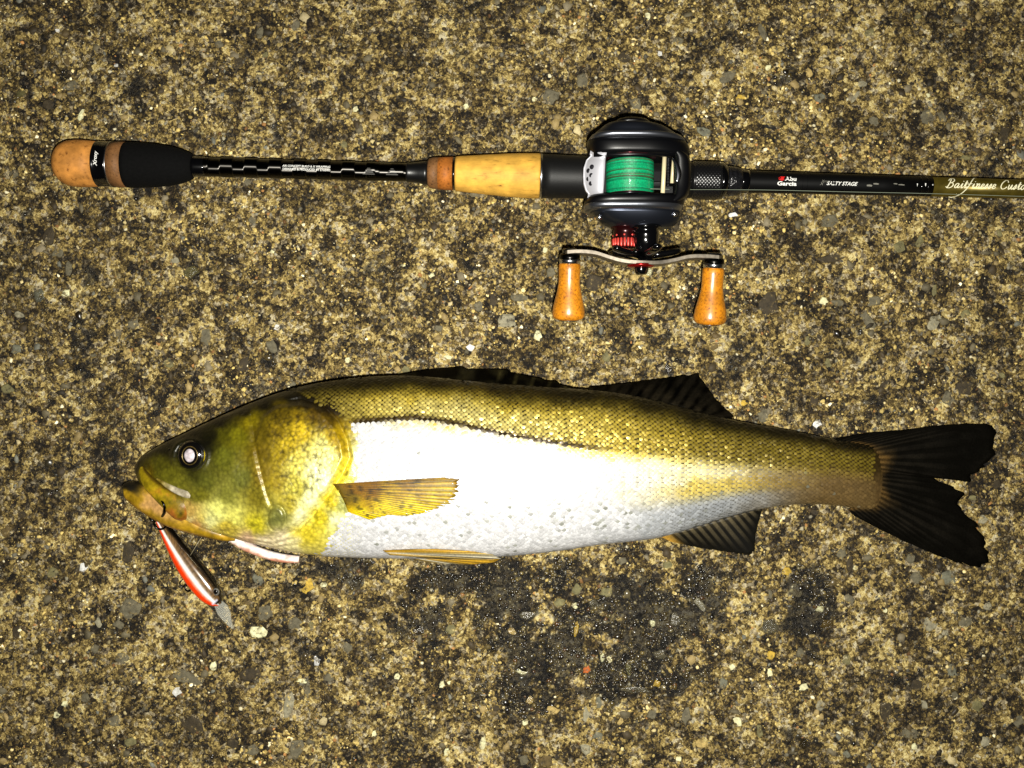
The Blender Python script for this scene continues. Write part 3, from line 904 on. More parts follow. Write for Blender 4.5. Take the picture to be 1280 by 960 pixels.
def make_scales():
    """one small raised shield for every scale, rows staggered like roof tiles"""
    pitch = 6.2
    cols = np.arange(352, 1100, pitch / 2)
    P0 = []
    for i, cx in enumerate(cols):
        u, l, t = smooth_interp(cx, UP), smooth_interp(cx, LO), smooth_interp(cx, TH)
        # equal arc length over the upper side of the section
        aa = np.linspace(-0.12, math.pi + 0.12, 400)
        x, y, z = body_surface(np.full(400, cx), aa)
        s = np.r_[0, np.cumsum(np.hypot(np.diff(y), np.diff(z)))]
        k = int(round(s[-1] / (5.6 * S * (0.75 + 0.25 * min(1, (l - u) / 180)))))
        # keep the same count parity over the body so rows run along it
        ss = (np.arange(k) + (0.5 if i % 2 else 0.0)) / k * s[-1]
        P0.append(np.stack([np.full(k, cx), np.interp(ss, s, aa)], 1))
    p = np.vstack(P0)
    cx, a = p[:, 0] + RNG.normal(0, .25, len(p)), p[:, 1]
    x, y, z = body_surface(cx, a)
    qx, qy = proj(x, y, z)
    edge = np.interp(qy, [470, 485, 500, 515, 530, 560, 590, 620, 650, 690], [350, 356, 392, 420, 440, 446, 448, 446, 428, 402])
    ok = (qx > edge + 3 * RNG.normal(0, 1, len(qx))) & (qx < 1093) & (np.hypot((qx - 455) / 40, (qy - 628) / 22) > .7)
    cx, a, x, y, z, qx, qy = [q[ok] for q in (cx, a, x, y, z, qx, qy)]
    n = len(cx)
    e = 0.6
    X1 = np.stack(body_surface(cx + e, a), 1); X0 = np.stack(body_surface(cx - e, a), 1)
    A1 = np.stack(body_surface(cx, a + .01), 1); A0 = np.stack(body_surface(cx, a - .01), 1)
    T = X1 - X0; T /= np.linalg.norm(T, axis=1)[:, None]
    B = A1 - A0; B /= np.linalg.norm(B, axis=1)[:, None]
    Nn = np.cross(B, T); Nn *= np.sign((Nn * np.stack([0 * x, np.cos(a) * .3, np.sin(a) + .001], 1)).sum(1))[:, None]
    c0 = np.stack([x, y, z], 1) + Nn * 0.00005
    sc = (0.78 + 0.22 * np.clip((smooth_interp(cx, LO) - smooth_interp(cx, UP)) / 180, 0, 1)) * RNG.uniform(0.92, 1.06, n)
    onb = sstep(-4, 4, np.interp(qx, LL[:, 0], LL[:, 1]) - qy)
    shn = np.clip(onb + .5 * sstep(760, 900, qx), 0, 1)
    tl = RNG.normal(0, 0.11, (n, 2)) * (.15 + .85 * shn)[:, None]
    shp = np.array([(-0.50, 0.0, -.03), (-0.30, 0.43, 0.00), (0.18, 0.46, 0.05), (0.52, 0.20, 0.09), (0.52, -0.20, 0.09), (0.18, -0.46, 0.05), (-0.30, -0.43, 0.00), (0.06, 0.0, 0.14)])
    L = 5.6 * S * 0.955 * sc
    v = np.zeros((n, 8, 3))
    for k, (p_, q_, h_) in enumerate(shp):
        hh = h_ * 0.75 + tl[:, 0] * p_ + tl[:, 1] * q_
        v[:, k] = c0 + (L * p_ * 1.02)[:, None] * T + (L * q_ * 0.90)[:, None] * B + (L * hh)[:, None] * Nn
    i0 = np.arange(n)[:, None] * 8
    f = np.vstack([i0 + np.array([[k, (k + 1) % 7, 7]]) for k in range(7)])
    # face direction outward
    a_, b_, c_ = v[0, 0], v[0, 1], v[0, 7]
    if np.dot(np.cross(b_ - a_, c_ - a_), Nn[0]) < 0: f = f[:, ::-1].copy()
    col = lin(np.clip(scale_color(qx, qy) * RNG.uniform(0.88, 1.06, (n, 1)), 2, 250))
    col8 = np.repeat(col[:, None], 8, 1)
    isb = (sstep(-3, 3, np.interp(qx, LL[:, 0], LL[:, 1]) - qy) * 0.75 + 0.22 * sstep(760, 900, qx) * sstep(3, -3, np.interp(qx, LL[:, 0], LL[:, 1]) - qy))[:, None]
    for k in range(7):
        col8[:, k] *= (1 - isb * (0.8 if k < 3 or k > 4 else 0.45))
    return mesh('scales', v.reshape(-1, 3), f, np.concatenate([col8, np.repeat((.06 + .36 * shn)[:, None, None], 8, 1)], 2).reshape(-1, 4))


SCALE = vcol('fish_scales', rough=0.38, metal=None, coat=0.3, spec=0.6, noise=0.18, nscale=1500, bump=0.05)
tag(fishpart('scales', make_scales(), SCALE), kind='stuff')


def fin(name, base, tip, zb, zt, rays, cfun, amp=0.0005, jag=3.0, nr=16, sub=5, seed=1, bow=0.0):
    """membrane with raised rays between a base line and a tip line (photo pixels)"""
    r = np.random.default_rng(seed)
    nb = rays * sub + 1
    b = resample(spline(base, 60), nb) if len(base) > 2 else resample(base, nb)
    t = resample(tip, nb)
    ray = np.arange(nb) / sub
    ridge = np.abs(np.cos(math.pi * ray))                 # 1 on a ray
    tl = 1 + (jag / 100) * (r.normal(0, 1, nb) * 0.5 - 1.2 * (1 - ridge))
    zb = np.interp(np.linspace(0, 1, nb), np.linspace(0, 1, len(zb)), zb); zt = np.interp(np.linspace(0, 1, nb), np.linspace(0, 1, len(zt)), zt)
    s = np.linspace(0, 1, nr)
    v = np.zeros((nb, nr, 3)); q = np.zeros((nb, nr, 2))
    for i in range(nb):
        for j, sj in enumerate(s):
            e = sj * (tl[i] if sj > .8 else 1 + (tl[i] - 1) * sj / .8)
            px, py = b[i] + (t[i] - b[i]) * e
            z = zb[i] + (zt[i] - zb[i]) * sj + bow * math.sin(math.pi * sj) + amp * (ridge[i] ** 2) * (1 - .5 * sj)
            v[i, j] = P(px, py, max(z, 0.0006)); q[i, j] = px, py
    lowr = v.copy(); lowr[..., 2] -= 0.0005
    nbv = nb * nr
    V = np.vstack([v.reshape(-1, 3), lowr.reshape(-1, 3)])
    f = gridfaces(nb, nr).tolist()
    F = f + [[k + nbv for k in g[::-1]] for g in f]
    rim = [i * nr for i in range(nb)] + [(nb - 1) * nr + j for j in range(1, nr)] + [i * nr + nr - 1 for i in range(nb - 2, -1, -1)] + [j for j in range(nr - 2, 0, -1)]
    for a, c in zip(rim, rim[1:] + rim[:1]):
        F.append([a, c, c + nbv, a + nbv])
    U, Sg = np.meshgrid(np.linspace(0, 1, nb), s, indexing='ij')
    R = np.repeat(ridge[:, None], nr, 1)
    c = lin(np.clip(cfun(U, Sg, R, q), 1, 250))
    return mesh(name, V, F, np.vstack([c.reshape(-1, 3)] * 2))


def dark_fin(U, Sg, R, q):
    n = fbm(q[..., 0], q[..., 1], 9, 3, .6, 1)
    c = np.array([6, 5, 3.])[None, None] + np.array([22, 19, 13.]) * ((R > .8) * (0.8 - .5 * Sg) + 0.9 * n)[..., None]
    return c


def spiny(U, Sg, R, q):
    n = fbm(q[..., 0], q[..., 1], 12, 3, .6, 1)
    return np.array([9, 8, 4.]) + np.array([46, 42, 22.]) * ((R < .45) * sstep(.45, .8, U) * .9 + n)[..., None]


def tailc(U, Sg, R, q):
    n = fbm(q[..., 0], q[..., 1], 14, 3, .6, 2)
    k = sstep(.24, .05, Sg + .12 * n)
    return np.array([7, 6, 4.]) + np.array([74, 54, 24.]) * (k * (0.55 + .45 * R))[..., None] + np.array([26, 23, 18.]) * (np.clip((R > .75) * .45 * sstep(.9, .3, Sg) + .4 * n, 0, 1))[..., None]


def analc(U, Sg, R, q):
    y = np.array([186, 142, 56.]); g = np.array([66, 59, 42.]); d = np.array([8, 7, 4.])
    k = sstep(.16, .02, U)[..., None]
    c = d + (g - d) * ((R > .86) * sstep(1.0, .3, Sg) * .9 + .45 * sstep(.3, .05, Sg))[..., None]
    return c + (y - c) * k


def pectc(U, Sg, R, q):
    n = fbm(q[..., 0], q[..., 1], 16, 4, .65, 3)
    y = np.array([228, 200, 10.]); br = np.array([120, 82, 6.]); ol = np.array([86, 70, 12.])
    k = np.clip(sstep(.62, .05, U) * .75 + sstep(.5, .1, Sg) * .55 * sstep(.95, .6, U) + .5 * n, 0, 1)[..., None]
    c = y + (br - y) * k
    c = c + (ol - c) * (sstep(.30, .05, Sg + .2 * n) * sstep(1.1, .6, U) * .85)[..., None]
    c = c * (1 - .30 * (R > .78) * sstep(.1, .4, Sg))[..., None]
    speck = fbm(q[..., 0], q[..., 1], 4, 2, .7, 0) > .32
    return c * (1 - .45 * speck)[..., None]


def pelvc(U, Sg, R, q):
    y = np.array([196, 152, 40.]); w = np.array([214, 206, 180.]); g = np.array([128, 112, 70.])
    c = y + (w - y) * (sstep(.3, .5, U) * sstep(.75, .5, U))[..., None]
    c = c + (g - c) * sstep(.6, .95, U)[..., None]
    return c * (1 - .3 * (R > .8))[..., None]


FIN = vcol('fin_membrane', rough=0.48, coat=0.12, spec=0.35, noise=0.25, nscale=1200, bump=0.25, bscale=2200)
FIND = vcol('dark_fin_membrane', rough=0.55, coat=0.0, spec=0.02, noise=0.3, nscale=1200, bump=0.3, bscale=2200)
fishpart('dorsal_fin', fin('dorsal_fin', [(484, 473), (540, 474), (600, 479), (650, 483), (716, 488)],
         [(488, 470.5), (530, 463), (578, 458.5), (584, 461.5), (634, 461.5), (640, 466), (676, 473), (682, 476), (697, 477), (700, 481), (718, 485.5)], [.024] * 2, [.019, .012, .010, .012, .02], 11, spiny, .0011, 2, 14, 6, 3), FIND)
fishpart('dorsal_fin', fin('dorsal_fin', [(736, 488), (780, 494), (830, 504), (880, 517), (908, 524)],
         [(737, 484.5), (790, 478), (845, 470), (874, 467), (880, 477), (888, 489), (897, 501), (908, 512), (918, 521), (909, 524.5)], [.022, .015], [.018, .009, .006, .006, .012], 13, dark_fin, .0005, 3, 16, 5, 4), FIND)
fishpart('anal_fin', fin('anal_fin', [(826, 671), (860, 662), (905, 648), (948, 637)],
         [(838, 677), (868, 684), (905, 690), (936, 694.5), (944, 690), (944, 672), (948, 655), (953, 637)], [.016, .010], [.012, .005, .004, .004, .008], 13, analc, .0002, 2.5, 16, 6, 5), FIN)
UPT = [(1046, 548), (1085, 541), (1130, 537.5), (1170, 532), (1205, 529.5), (1238, 530), (1247, 536), (1246, 552), (1243, 568), (1237, 577), (1226, 588), (1216, 596), (1214, 603), (1192, 600), (1166, 597.5)]
LOT = [(1166, 597.5), (1190, 608), (1207, 617), (1199, 629), (1206, 640), (1222, 655), (1233, 675), (1237, 692), (1235, 706), (1228, 710.5), (1205, 706), (1170, 694), (1135, 679), (1100, 662), (1068, 645)]
tfb = [(1040, 553), (1066, 557), (1082, 566), (1088, 580), (1089, 592)]
tfb2 = [(1089, 592), (1088, 606), (1084, 618), (1074, 630), (1060, 637)]
fishpart('tail_fin', fin('tail_fin', tfb, UPT, [.0075, .0058, .0052], [.006, .004, .003, .003], 14, tailc, .0005, 2.4, 22, 6, 6), FIND)
fishpart('tail_fin', fin('tail_fin', tfb2, LOT, [.0052, .0058, .0075], [.003, .003, .004, .006], 14, tailc, .0005, 2.4, 22, 6, 7), FIND)
def skinz(px, py):
    """height of the fish's upper skin under a photo pixel"""
    a = np.linspace(0.05, math.pi - .05, 300)
    best = None
    cx = px
    for _ in range(3):
        x, y, z = body_surface(np.full(300, cx), a)
        qx, qy = proj(x, y, z)
        k = int(np.argmin(np.abs(qy - py)))
        cx += px - qx[k]
    return z[k]
zb = [skinz(416, 604) + .0005, skinz(428, 620) + .0006, skinz(436, 646) + .0003]
PT = [(560, 596.5), (572, 599), (573, 606), (573, 615), (568, 624), (558, 631), (544, 637), (528, 642), (508, 645), (486, 644), (462, 650)]
fishpart('pectoral_fin', fin('pectoral_fin', [(416, 605), (419, 609), (424, 616), (430, 627), (435, 640)], PT, zb, [skinz(x, y) + .0012 for x, y in PT], 22, pectc, .00018, 3.0, 26, 5, 8, bow=.0016), FIN)
VT = [(626, 699), (620, 703), (590, 706), (548, 704.5), (505, 698)]
VP = [(545, 686), (585, 688.5), (615, 693), (627, 698), (600, 700), (545, 699)]
fishpart('pelvic_fin', fin('pelvic_fin', [(478, 688), (482, 690.5), (487, 694)], VP, [skinz(478, 688) + .0006, skinz(484, 692) + .001], [skinz(x, min(y, 692)) + .0016 for x, y in VP[:3]] + [.0290, .0285, .0285], 9, pelvc, .0004, 2, 18, 5, 9, bow=.0034), FIN)
fishpart('pelvic_fin', fin('pelvic_fin', [(500, 694), (506, 696)], VT, [.016] * 2, [.012, .009, .009], 7, pelvc, .0006, 2, 14, 5, 10), FIN)

# jaws, lips and gill membrane: tapered bars that overlap the head
def bar(name, pts, mat, seg=20, nst=40):
    """pts: (px, py, z of the middle in mm, half width px, half height mm); lens-shaped section"""
    p = spline(np.array(pts, float), nst)
    c = np.array([P(a[0], a[1], a[2] / 1000) for a in p])
    ang = np.linspace(0, 2 * math.pi, seg, endpoint=False)
    rings = []
    for i in range(nst):
        t = unit(c[min(i + 1, nst - 1)] - c[max(i - 1, 0)]); t[2] = 0; t = unit(t)
        w = np.cross([0, 0, 1], t)
        hw = max(p[i, 3], .15) * S; hh = max(p[i, 4], .1) / 1000
        ca, sa = np.cos(ang), np.sin(ang)
        rings.append(c[i] + (hw * ca)[:, None] * w + np.stack([0 * sa, 0 * sa, hh * np.sign(sa) * np.abs(sa) ** .6], 1))
    return rings


def bar_obj(name, pts, cfun, mat, parent=None, seg=28, nst=60):
    rings = np.array(bar(name, pts, mat, seg, nst))
    n, m = rings.shape[:2]
    q = np.stack(proj(rings[..., 0], rings[..., 1], rings[..., 2]), -1)
    U = np.repeat(np.linspace(0, 1, n)[:, None], m, 1); A = np.repeat(np.cos(np.linspace(0, 2 * math.pi, m, endpoint=False))[None], n, 0)
    rings[..., 2] += 0.00025 * fbm(q[..., 0], q[..., 1], 8, 3, .6, 2)
    col = lin(np.clip(cfun(U, A, q), 2, 250)).reshape(-1, 3)
    return fishpart(name, ring_mesh(name, rings, True, True, col), mat, parent)


FLESH = vcol('wet_lip_skin', rough=0.45, coat=0.15, spec=0.4, noise=0.3, nscale=500, bump=0.35, bscale=900)


def jawc(U, A, q):
    n = fbm(q[..., 0], q[..., 1], 12, 4, .6, 3)
    c = np.array([160, 126, 22.]) + np.array([60, 48, 20.]) * n[..., None]
    dk = np.maximum(sstep(.17, .04, U + .1 * n), sstep(-.1, .3, A + .25 * n) * sstep(.36, .22, U))
    c = c + (np.array([18, 15, 7.]) - c) * dk[..., None]
    pk = .7 * sstep(.30, .42, U + .15 * n) * sstep(.7, .5, U) * sstep(-.7, -.1, A + .3 * n)
    c = c + (np.array([196, 148, 128.]) - c) * (pk * .8)[..., None]
    c = c + (np.array([120, 78, 30.]) - c) * (sstep(-.5, -.9, A) * .6)[..., None]
    return c


def maxc(U, A, q):
    n = fbm(q[..., 0], q[..., 1], 14, 4, .6, 5)
    c = np.array([138, 118, 10.]) + np.array([70, 60, 16.]) * n[..., None]
    c = c + (np.array([146, 84, 30.]) - c) * (sstep(.45, .85, U + .4 * n))[..., None]
    c = c + (np.array([52, 36, 8.]) - c) * (sstep(.55, .9, A) * .7)[..., None]
    return c


# world 'w' points to the left of travel; with travel to the right-down, +A is up
bar_obj('lower_jaw', [(154, 612, 9, 2, 2), (160, 611.5, 9.5, 10, 5), (175, 618.5, 10, 14.5, 7), (195, 630, 11, 16.5, 8.0), (220, 643, 12, 16, 9.5), (250, 655, 12.5, 13, 10), (280, 667, 13, 8, 8), (296, 673, 13, 3, 4)], jawc, FLESH)
bar_obj('upper_jaw', [(178, 583, 15, 2.0, 2), (180, 591, 15.5, 5.5, 4.4), (189, 604, 18, 8.5, 5.4), (203, 616, 20.5, 11, 6), (217, 626, 22.2, 14, 6.2), (229, 635, 23, 15.5, 5.8), (236, 641, 22.5, 13, 4.6), (239, 643.5, 22, 8, 3)], maxc, FLESH)
bar_obj('lip_fold', [(196, 598, 22.5, 1, 1), (210, 607, 25, 3.0, 2.2), (224, 614, 27.2, 4.2, 2.4), (236, 618, 28.5, 4.6, 2.6), (244, 621, 29, 2, 1.4)],
        lambda U, A, q: np.array([182, 172, 148.]) + (np.array([130, 112, 40.]) - np.array([182, 172, 148.])) * sstep(.45, .05, U)[..., None] + 60 * fbm(q[..., 0], q[..., 1], 5, 3, .6, 1)[..., None], FLESH)
bar_obj('gill_membrane', [(262, 657, 13, 2, 2), (285, 669, 13, 5, 3), (305, 681, 12, 6, 3), (325, 690, 11, 5.5, 2.5), (345, 696, 10, 5.5, 2.2), (362, 698.5, 10, 5, 2.0), (374, 699, 10, 4.2, 1.6)],
        lambda U, A, q: np.array([232, 220, 214.]) - 60 * np.clip(fbm(q[..., 0], q[..., 1], 9, 4, .6, 1), -.1, .5)[..., None] * np.array([.3, .8, .9]) + (np.array([196, 142, 116.]) - np.array([232, 220, 214.])) * (np.clip(sstep(.05, .7, -A + .5 * fbm(q[..., 0], q[..., 1], 12, 3, .6, 2)) * sstep(.05, .4, U), 0, 1))[..., None], FLESH)
bar_obj('gill_membrane', [(300, 671, 21, 2, 1), (325, 676, 24, 5, 2), (350, 675, 26, 6, 2.4), (374, 664, 30, 6, 2.4), (394, 643, 35, 5, 2.2), (408, 622, 40, 3, 1)],
        lambda U, A, q: np.array([238, 232, 230.]) + (np.array([206, 168, 152.]) - np.array([238, 232, 230.])) * (sstep(.2, .9, -A) * .7)[..., None], FLESH)

# eye
ez = float(skinz(238, 570))
EYEB = simple('eye_black', (10, 9, 8), 0.08, coat=1.0, spec=0.8)
EYEI = simple('eye_iris', (96, 80, 40), 0.25, metal=0.5, noise=0.6, nscale=900)
EYEG = simple('eye_gold_rim', (214, 186, 16), 0.4, noise=0.3)
EYEP = simple('pupil_flash_reflex', (188, 178, 184), 0.5, noise=0.4, nscale=500, coat=0.3)  # flash thrown back by the eye, painted as a pale pupil colour


def dome(cx, cy, rx, ry, z0, h, seg=40, nr=9, hole=0.0):
    rings = []
    for k in np.linspace(1, hole, nr):
        a = np.linspace(0, 2 * math.pi, seg, endpoint=False)
        z = z0 + h * math.sqrt(max(0, 1 - k * k))
        c = P(cx, cy, z); kk = S * (1 - z / H)
        rings.append(np.stack([c[0] + rx * kk * k * np.cos(a), c[1] + ry * kk * k * np.sin(a), np.full(seg, z)], 1))
    return np.array(rings)


def dome_obj(name, mat, parent, *a, **k):
    r = dome(*a, **k)
    base = r[0].copy(); base[:, 2] -= 0.002
    return fishpart(name, ring_mesh(name, np.vstack([base[None], r]), True), mat, parent)


eye = dome_obj('eye', EYEB, fish, 239.5, 570, 18, 19.5, ez - .0020, .0030)
eye.name = 'eye'
rr = []
for a in np.linspace(0, 2 * math.pi, 48, endpoint=False):
    rr.append(P(237.3 + 9.6 * math.cos(a), 569.5 - 11.4 * math.sin(a), ez + .0006))
rr.append(rr[0])
fishpart('iris_ring', ring_mesh('iris_ring', tube(rr, .00028, 8), False), EYEI, eye)
dome_obj('pupil', EYEP, eye, 237.2, 569.5, 7.2, 8.9, ez + .0004, .0010)
cres = [P(238.5 + 19.8 * math.cos(a), 570 - 18.5 * math.sin(a), ez + .0016) for a in np.linspace(-.85, .62, 14)]
fishpart('eye_rim', ring_mesh('eye_rim', tube(cres, list(.0002 + .0011 * np.sin(np.linspace(0.1, math.pi - .1, 14))), 10), True), EYEG, eye)
# nostril
dome_obj('nostril', EYEB, fish, 212, 562, 2.2, 1.6, skinz(212, 562) - .0002, .0005, seg=12, nr=4)

# ------------------------------------------------------------------ lure in the fish's jaw
LUREL = 'slim minnow lure with dark back, white side and orange belly beside the jaw'
lure = link('fishing_lure', None)
tag(lure, LUREL, 'lure')
LO_ = P(238, 702, 0); lure.location = tuple(LO_)


def lpart(name, me, mat, parent=None):
    co = np.empty(len(me.vertices) * 3, np.float32); me.vertices.foreach_get('co', co)
    me.vertices.foreach_set('co', (co.reshape(-1, 3) - LO_).astype(np.float32).ravel()); me.update()
    return link(name, me, mat, parent or lure)


sp = spline([(198, 650, 6, 3.5, 2.2), (207, 663, 6, 6.5, 3.6), (221, 684, 6, 11, 5), (236, 706, 6, 14.2, 5.6), (250, 725, 6, 15, 5.6), (262, 740, 6, 13.8, 5.2), (271, 750, 6, 9.5, 4), (275.5, 755, 6, 3.5, 2)], 70)
rings = np.array(bar('b', sp[::1], None, 36, 70))
q = np.stack(proj(rings[..., 0], rings[..., 1], rings[..., 2]), -1)
A = np.repeat(np.cos(np.linspace(0, 2 * math.pi, 36, endpoint=False))[None], 70, 0)      # +1 = dark back side
U = np.repeat(np.linspace(0, 1, 70)[:, None], 36, 1)
n = fbm(q[..., 0], q[..., 1], 6, 3, .6, 2)
c = np.tile(np.array([238, 232, 230.]), (70, 36, 1))
hatch = .5 + .5 * np.sin(q[..., 0] * 2.1 + q[..., 1] * 2.1) * np.sin(q[..., 0] * 2.1 - q[..., 1] * 2.1)
bk = np.array([112, 84, 50.]) * (.55 + .6 * hatch[..., None])
bk = bk + (np.array([16, 13, 9.]) - bk) * sstep(.58, .85, A + .08 * n)[..., None]
c = c + (bk - c) * sstep(-.06, .06, A - .15 + .03 * n + .12 * sstep(.85, 1, U))[..., None]
c = c + (np.array([244, 62, 10.]) - c) * sstep(-.26, -.40, A + .03 * n)[..., None]
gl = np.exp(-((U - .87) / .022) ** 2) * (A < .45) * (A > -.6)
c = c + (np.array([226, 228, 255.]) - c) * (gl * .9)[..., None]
c = c + (np.array([20, 16, 12.]) - c) * (np.exp(-((U - .915) / .03) ** 2) * (A > -.25))[..., None]
PAINT = vcol('lure_paint', rough=0.16, coat=0.8, spec=0.5, noise=0.12, nscale=900, bump=0.0)
lbody = lpart('lure_body', ring_mesh('lure_body', rings, True, True, lin(np.clip(c, 2, 250)).reshape(-1, 3)), PAINT)
BLACKGLOSS = simple('black_gloss', (12, 12, 13), 0.15, coat=0.8)
STEEL = simple('bright_steel', (205, 206, 210), 0.22, metal=1.0)
DSTEEL = simple('black_nickel', (52, 50, 48), 0.24, metal=1.0)
CLEAR, nt_, b_ = nmat('clear_plastic'); setp(b_, color=(.8, .8, .7), rough=.2, trans=.6, ior=1.3, coat=.3, alpha=.45)


def domeL(name, mat, parent, *a, **k):
    r = dome(*a, **k); base = r[0].copy(); base[:, 2] -= .001
    return lpart(name, ring_mesh(name, np.vstack([base[None], r]), True), mat, parent)


le = domeL('eye', simple('lure_eye_ring', (150, 150, 146), .2, metal=.6), lure, 269.5, 740, 4.6, 5, .0098, .0009, seg=24, nr=6)
domeL('pupil', BLACKGLOSS, le, 269.5, 740, 2.9, 3.2, .0105, .0009, seg=20, nr=5)
# diving lip
lp = [(270, 752), (277, 751), (284, 757), (288, 766), (289, 776), (292, 786), (286, 783), (279, 776), (272, 768), (268, 758)]
zt = [.0075, .0075, .0065, .0055, .005, .0045, .005, .0055, .006, .007]
v = [P(x, y, z) for (x, y), z in zip(lp, zt)]; v2 = [p - np.array([0, 0, .0011]) for p in v]
k = len(v)
lpart('diving_lip', mesh('diving_lip', np.array(v + v2), [list(range(k)), list(range(k, 2 * k))[::-1]] + [[i, (i + 1) % k, k + (i + 1) % k, k + i] for i in range(k)], smooth=False), CLEAR)


def treble(cx, cy, z, size, angs, shank_dir, ring=True):
    """treble hook: shank with three bent points"""
    e = link('treble_hook', None, None, lure)
    d = np.array([math.cos(shank_dir), math.sin(shank_dir), 0.0])
    c0 = P(cx, cy, z) - LO_
    def pt(name, pts, r):
        o = link(name, ring_mesh(name, tube(pts, r, 8), True), DSTEEL, e)
        return o
    tipc = c0 + d * size
    pt('shank', [c0, c0 + d * size * .5, tipc], .00045)
    for a in angs:
        s = np.cross(d, [0, 0, 1]) * math.cos(a) + np.array([0, 0, 1]) * math.sin(a)
        g = size * .42
        pts = [tipc]
        for t in np.linspace(0, math.pi, 9):
            pts.append(tipc + d * (g * .75 * math.sin(t)) + s * (g * (1 - math.cos(t)) / 2 * 1.5))
        pts.append(pts[-1] - d * g * .9 - s * g * .12)
        pts = [np.maximum(p, [-9, -9, .0006]) for p in pts]
        pt('hook_point', pts, [.00042] * (len(pts) - 2) + [.00034, .00008])
    return e


def ringtube(cx, cy, z, r, wire, nrm_tilt=0.0):
    p = []
    for a in np.linspace(0, 2 * math.pi, 25):
        p.append(P(cx, cy, z) - LO_ + np.array([r * math.cos(a), r * math.sin(a) * math.cos(nrm_tilt), r * math.sin(a) * math.sin(nrm_tilt)]))
    return ring_mesh('split_ring', tube(p, wire, 8), False)


link('split_ring', ringtube(192.5, 646.5, .009, .0024, .0006, .5), DSTEEL, lure)
link('split_ring', ringtube(200, 655, .0135, .0030, .0005, .3), DSTEEL, lure)
link('hook_point', ring_mesh('hook_point', tube([P(*t) - LO_ for t in ((196, 650, .012), (202, 647, .018), (205.5, 641, .0245), (206, 634, .0278), (203.5, 628, .0282), (200.5, 625, .0265))], [.0008, .0008, .0008, .0007, .0006, .0002], 10), True), DSTEEL, lure)
treble(196, 648, .010, .0050, (0.6, 2.6, -1.6), math.radians(75))
treble(241, 722, .0042, .0055, (0.2, 2.9, -1.2), math.radians(230))
# trace of thin line over the lure
link('leader_line', ring_mesh('leader_line', tube([P(238, 694, .0118) - LO_, P(247, 679, .0121) - LO_, P(257, 664, .0085) - LO_], .00016, 6), True), simple('nylon', (150, 140, 110), .3), lure)

# ------------------------------------------------------------------ fishing rod
rod = link('fishing_rod', None)
tag(rod, 'black casting rod with cork grip and butt lying on the concrete above the fish', 'fishing rod')
RZ = 0.0129
RA = P(68, 203.5, RZ); RB = P(1280, 236.5, RZ)
RD = unit(RB - RA); RW = np.cross([0, 0, 1], RD)
rod.location = tuple(P(700, 220, 0)); RO = np.array(rod.location)
KR = S * (1 - RZ / H)


def rp(px):
    return RA + (RB - RA) * (px - 68) / (1280 - 68)


def rpart(name, me, mat, parent=None):
    co = np.empty(len(me.vertices) * 3, np.float32); me.vertices.foreach_get('co', co)
    me.vertices.foreach_set('co', (co.reshape(-1, 3) - RO).astype(np.float32).ravel()); me.update()
    return link(name, me, mat, parent or rod)


def turned(name, prof, mat, parent=None, seg=56, dz=0.0):
    """prof: (photo x, radius in photo px)"""
    x0, x1 = prof[0][0], prof[-1][0]
    A_, B_ = rp(x0), rp(x1)
    return rpart(name, lathe(A_, B_, [((x - x0) / (x1 - x0), r * KR) for x, r in prof], seg, name), mat, parent)


def cork_mat(name, rgb, streak, sc):
    m, nt, b = nmat(name); L = nt.links.new
    setp(b, rough=.62, spec=.3)
    tc = N(nt, 'ShaderNodeTexCoord')
    mp = N(nt, 'ShaderNodeMapping'); mp.inputs['Scale'].default_value = sc; L(tc.outputs['Object'], mp.inputs['Vector'])
    n1 = N(nt, 'ShaderNodeTexNoise', Scale=1.0, Detail=6.0, Roughness=.65); L(mp.outputs['Vector'], n1.inputs['Vector'])
    n2 = N(nt, 'ShaderNodeTexNoise', Scale=160.0, Detail=4.0); L(tc.outputs['Object'], n2.inputs['Vector'])
    cr = N(nt, 'ShaderNodeValToRGB'); e = cr.color_ramp.elements
    base = lin(rgb); dk = lin(streak)
    e[0].position = .30; e[0].color = (*dk, 1); e[1].position = .44; e[1].color = (*base, 1)
    q_ = e.new(.38); q_.color = (*(base * .62 + dk * .2), 1); q_ = e.new(.75); q_.color = (*np.minimum(base * 1.25, .9), 1)
    L(n1.outputs['Fac'], cr.inputs['Fac'])
    mr = N(nt, 'ShaderNodeMapRange'); mr.inputs['From Min'].default_value = .3; mr.inputs['From Max'].default_value = .7; mr.inputs['To Min'].default_value = .68; mr.inputs['To Max'].default_value = 1.15
    L(n2.outputs['Fac'], mr.inputs['Value'])
    sc_ = N(nt, 'ShaderNodeVectorMath', operation='SCALE'); L(cr.outputs['Color'], sc_.inputs[0]); L(mr.outputs['Result'], sc_.inputs['Scale'])
    L(sc_.outputs['Vector'], b.inputs['Base Color'])
    bp = N(nt, 'ShaderNodeBump', Strength=.5, Distance=.0003); L(n1.outputs['Fac'], bp.inputs['Height']); L(bp.outputs['Normal'], b.inputs['Normal'])
    return m


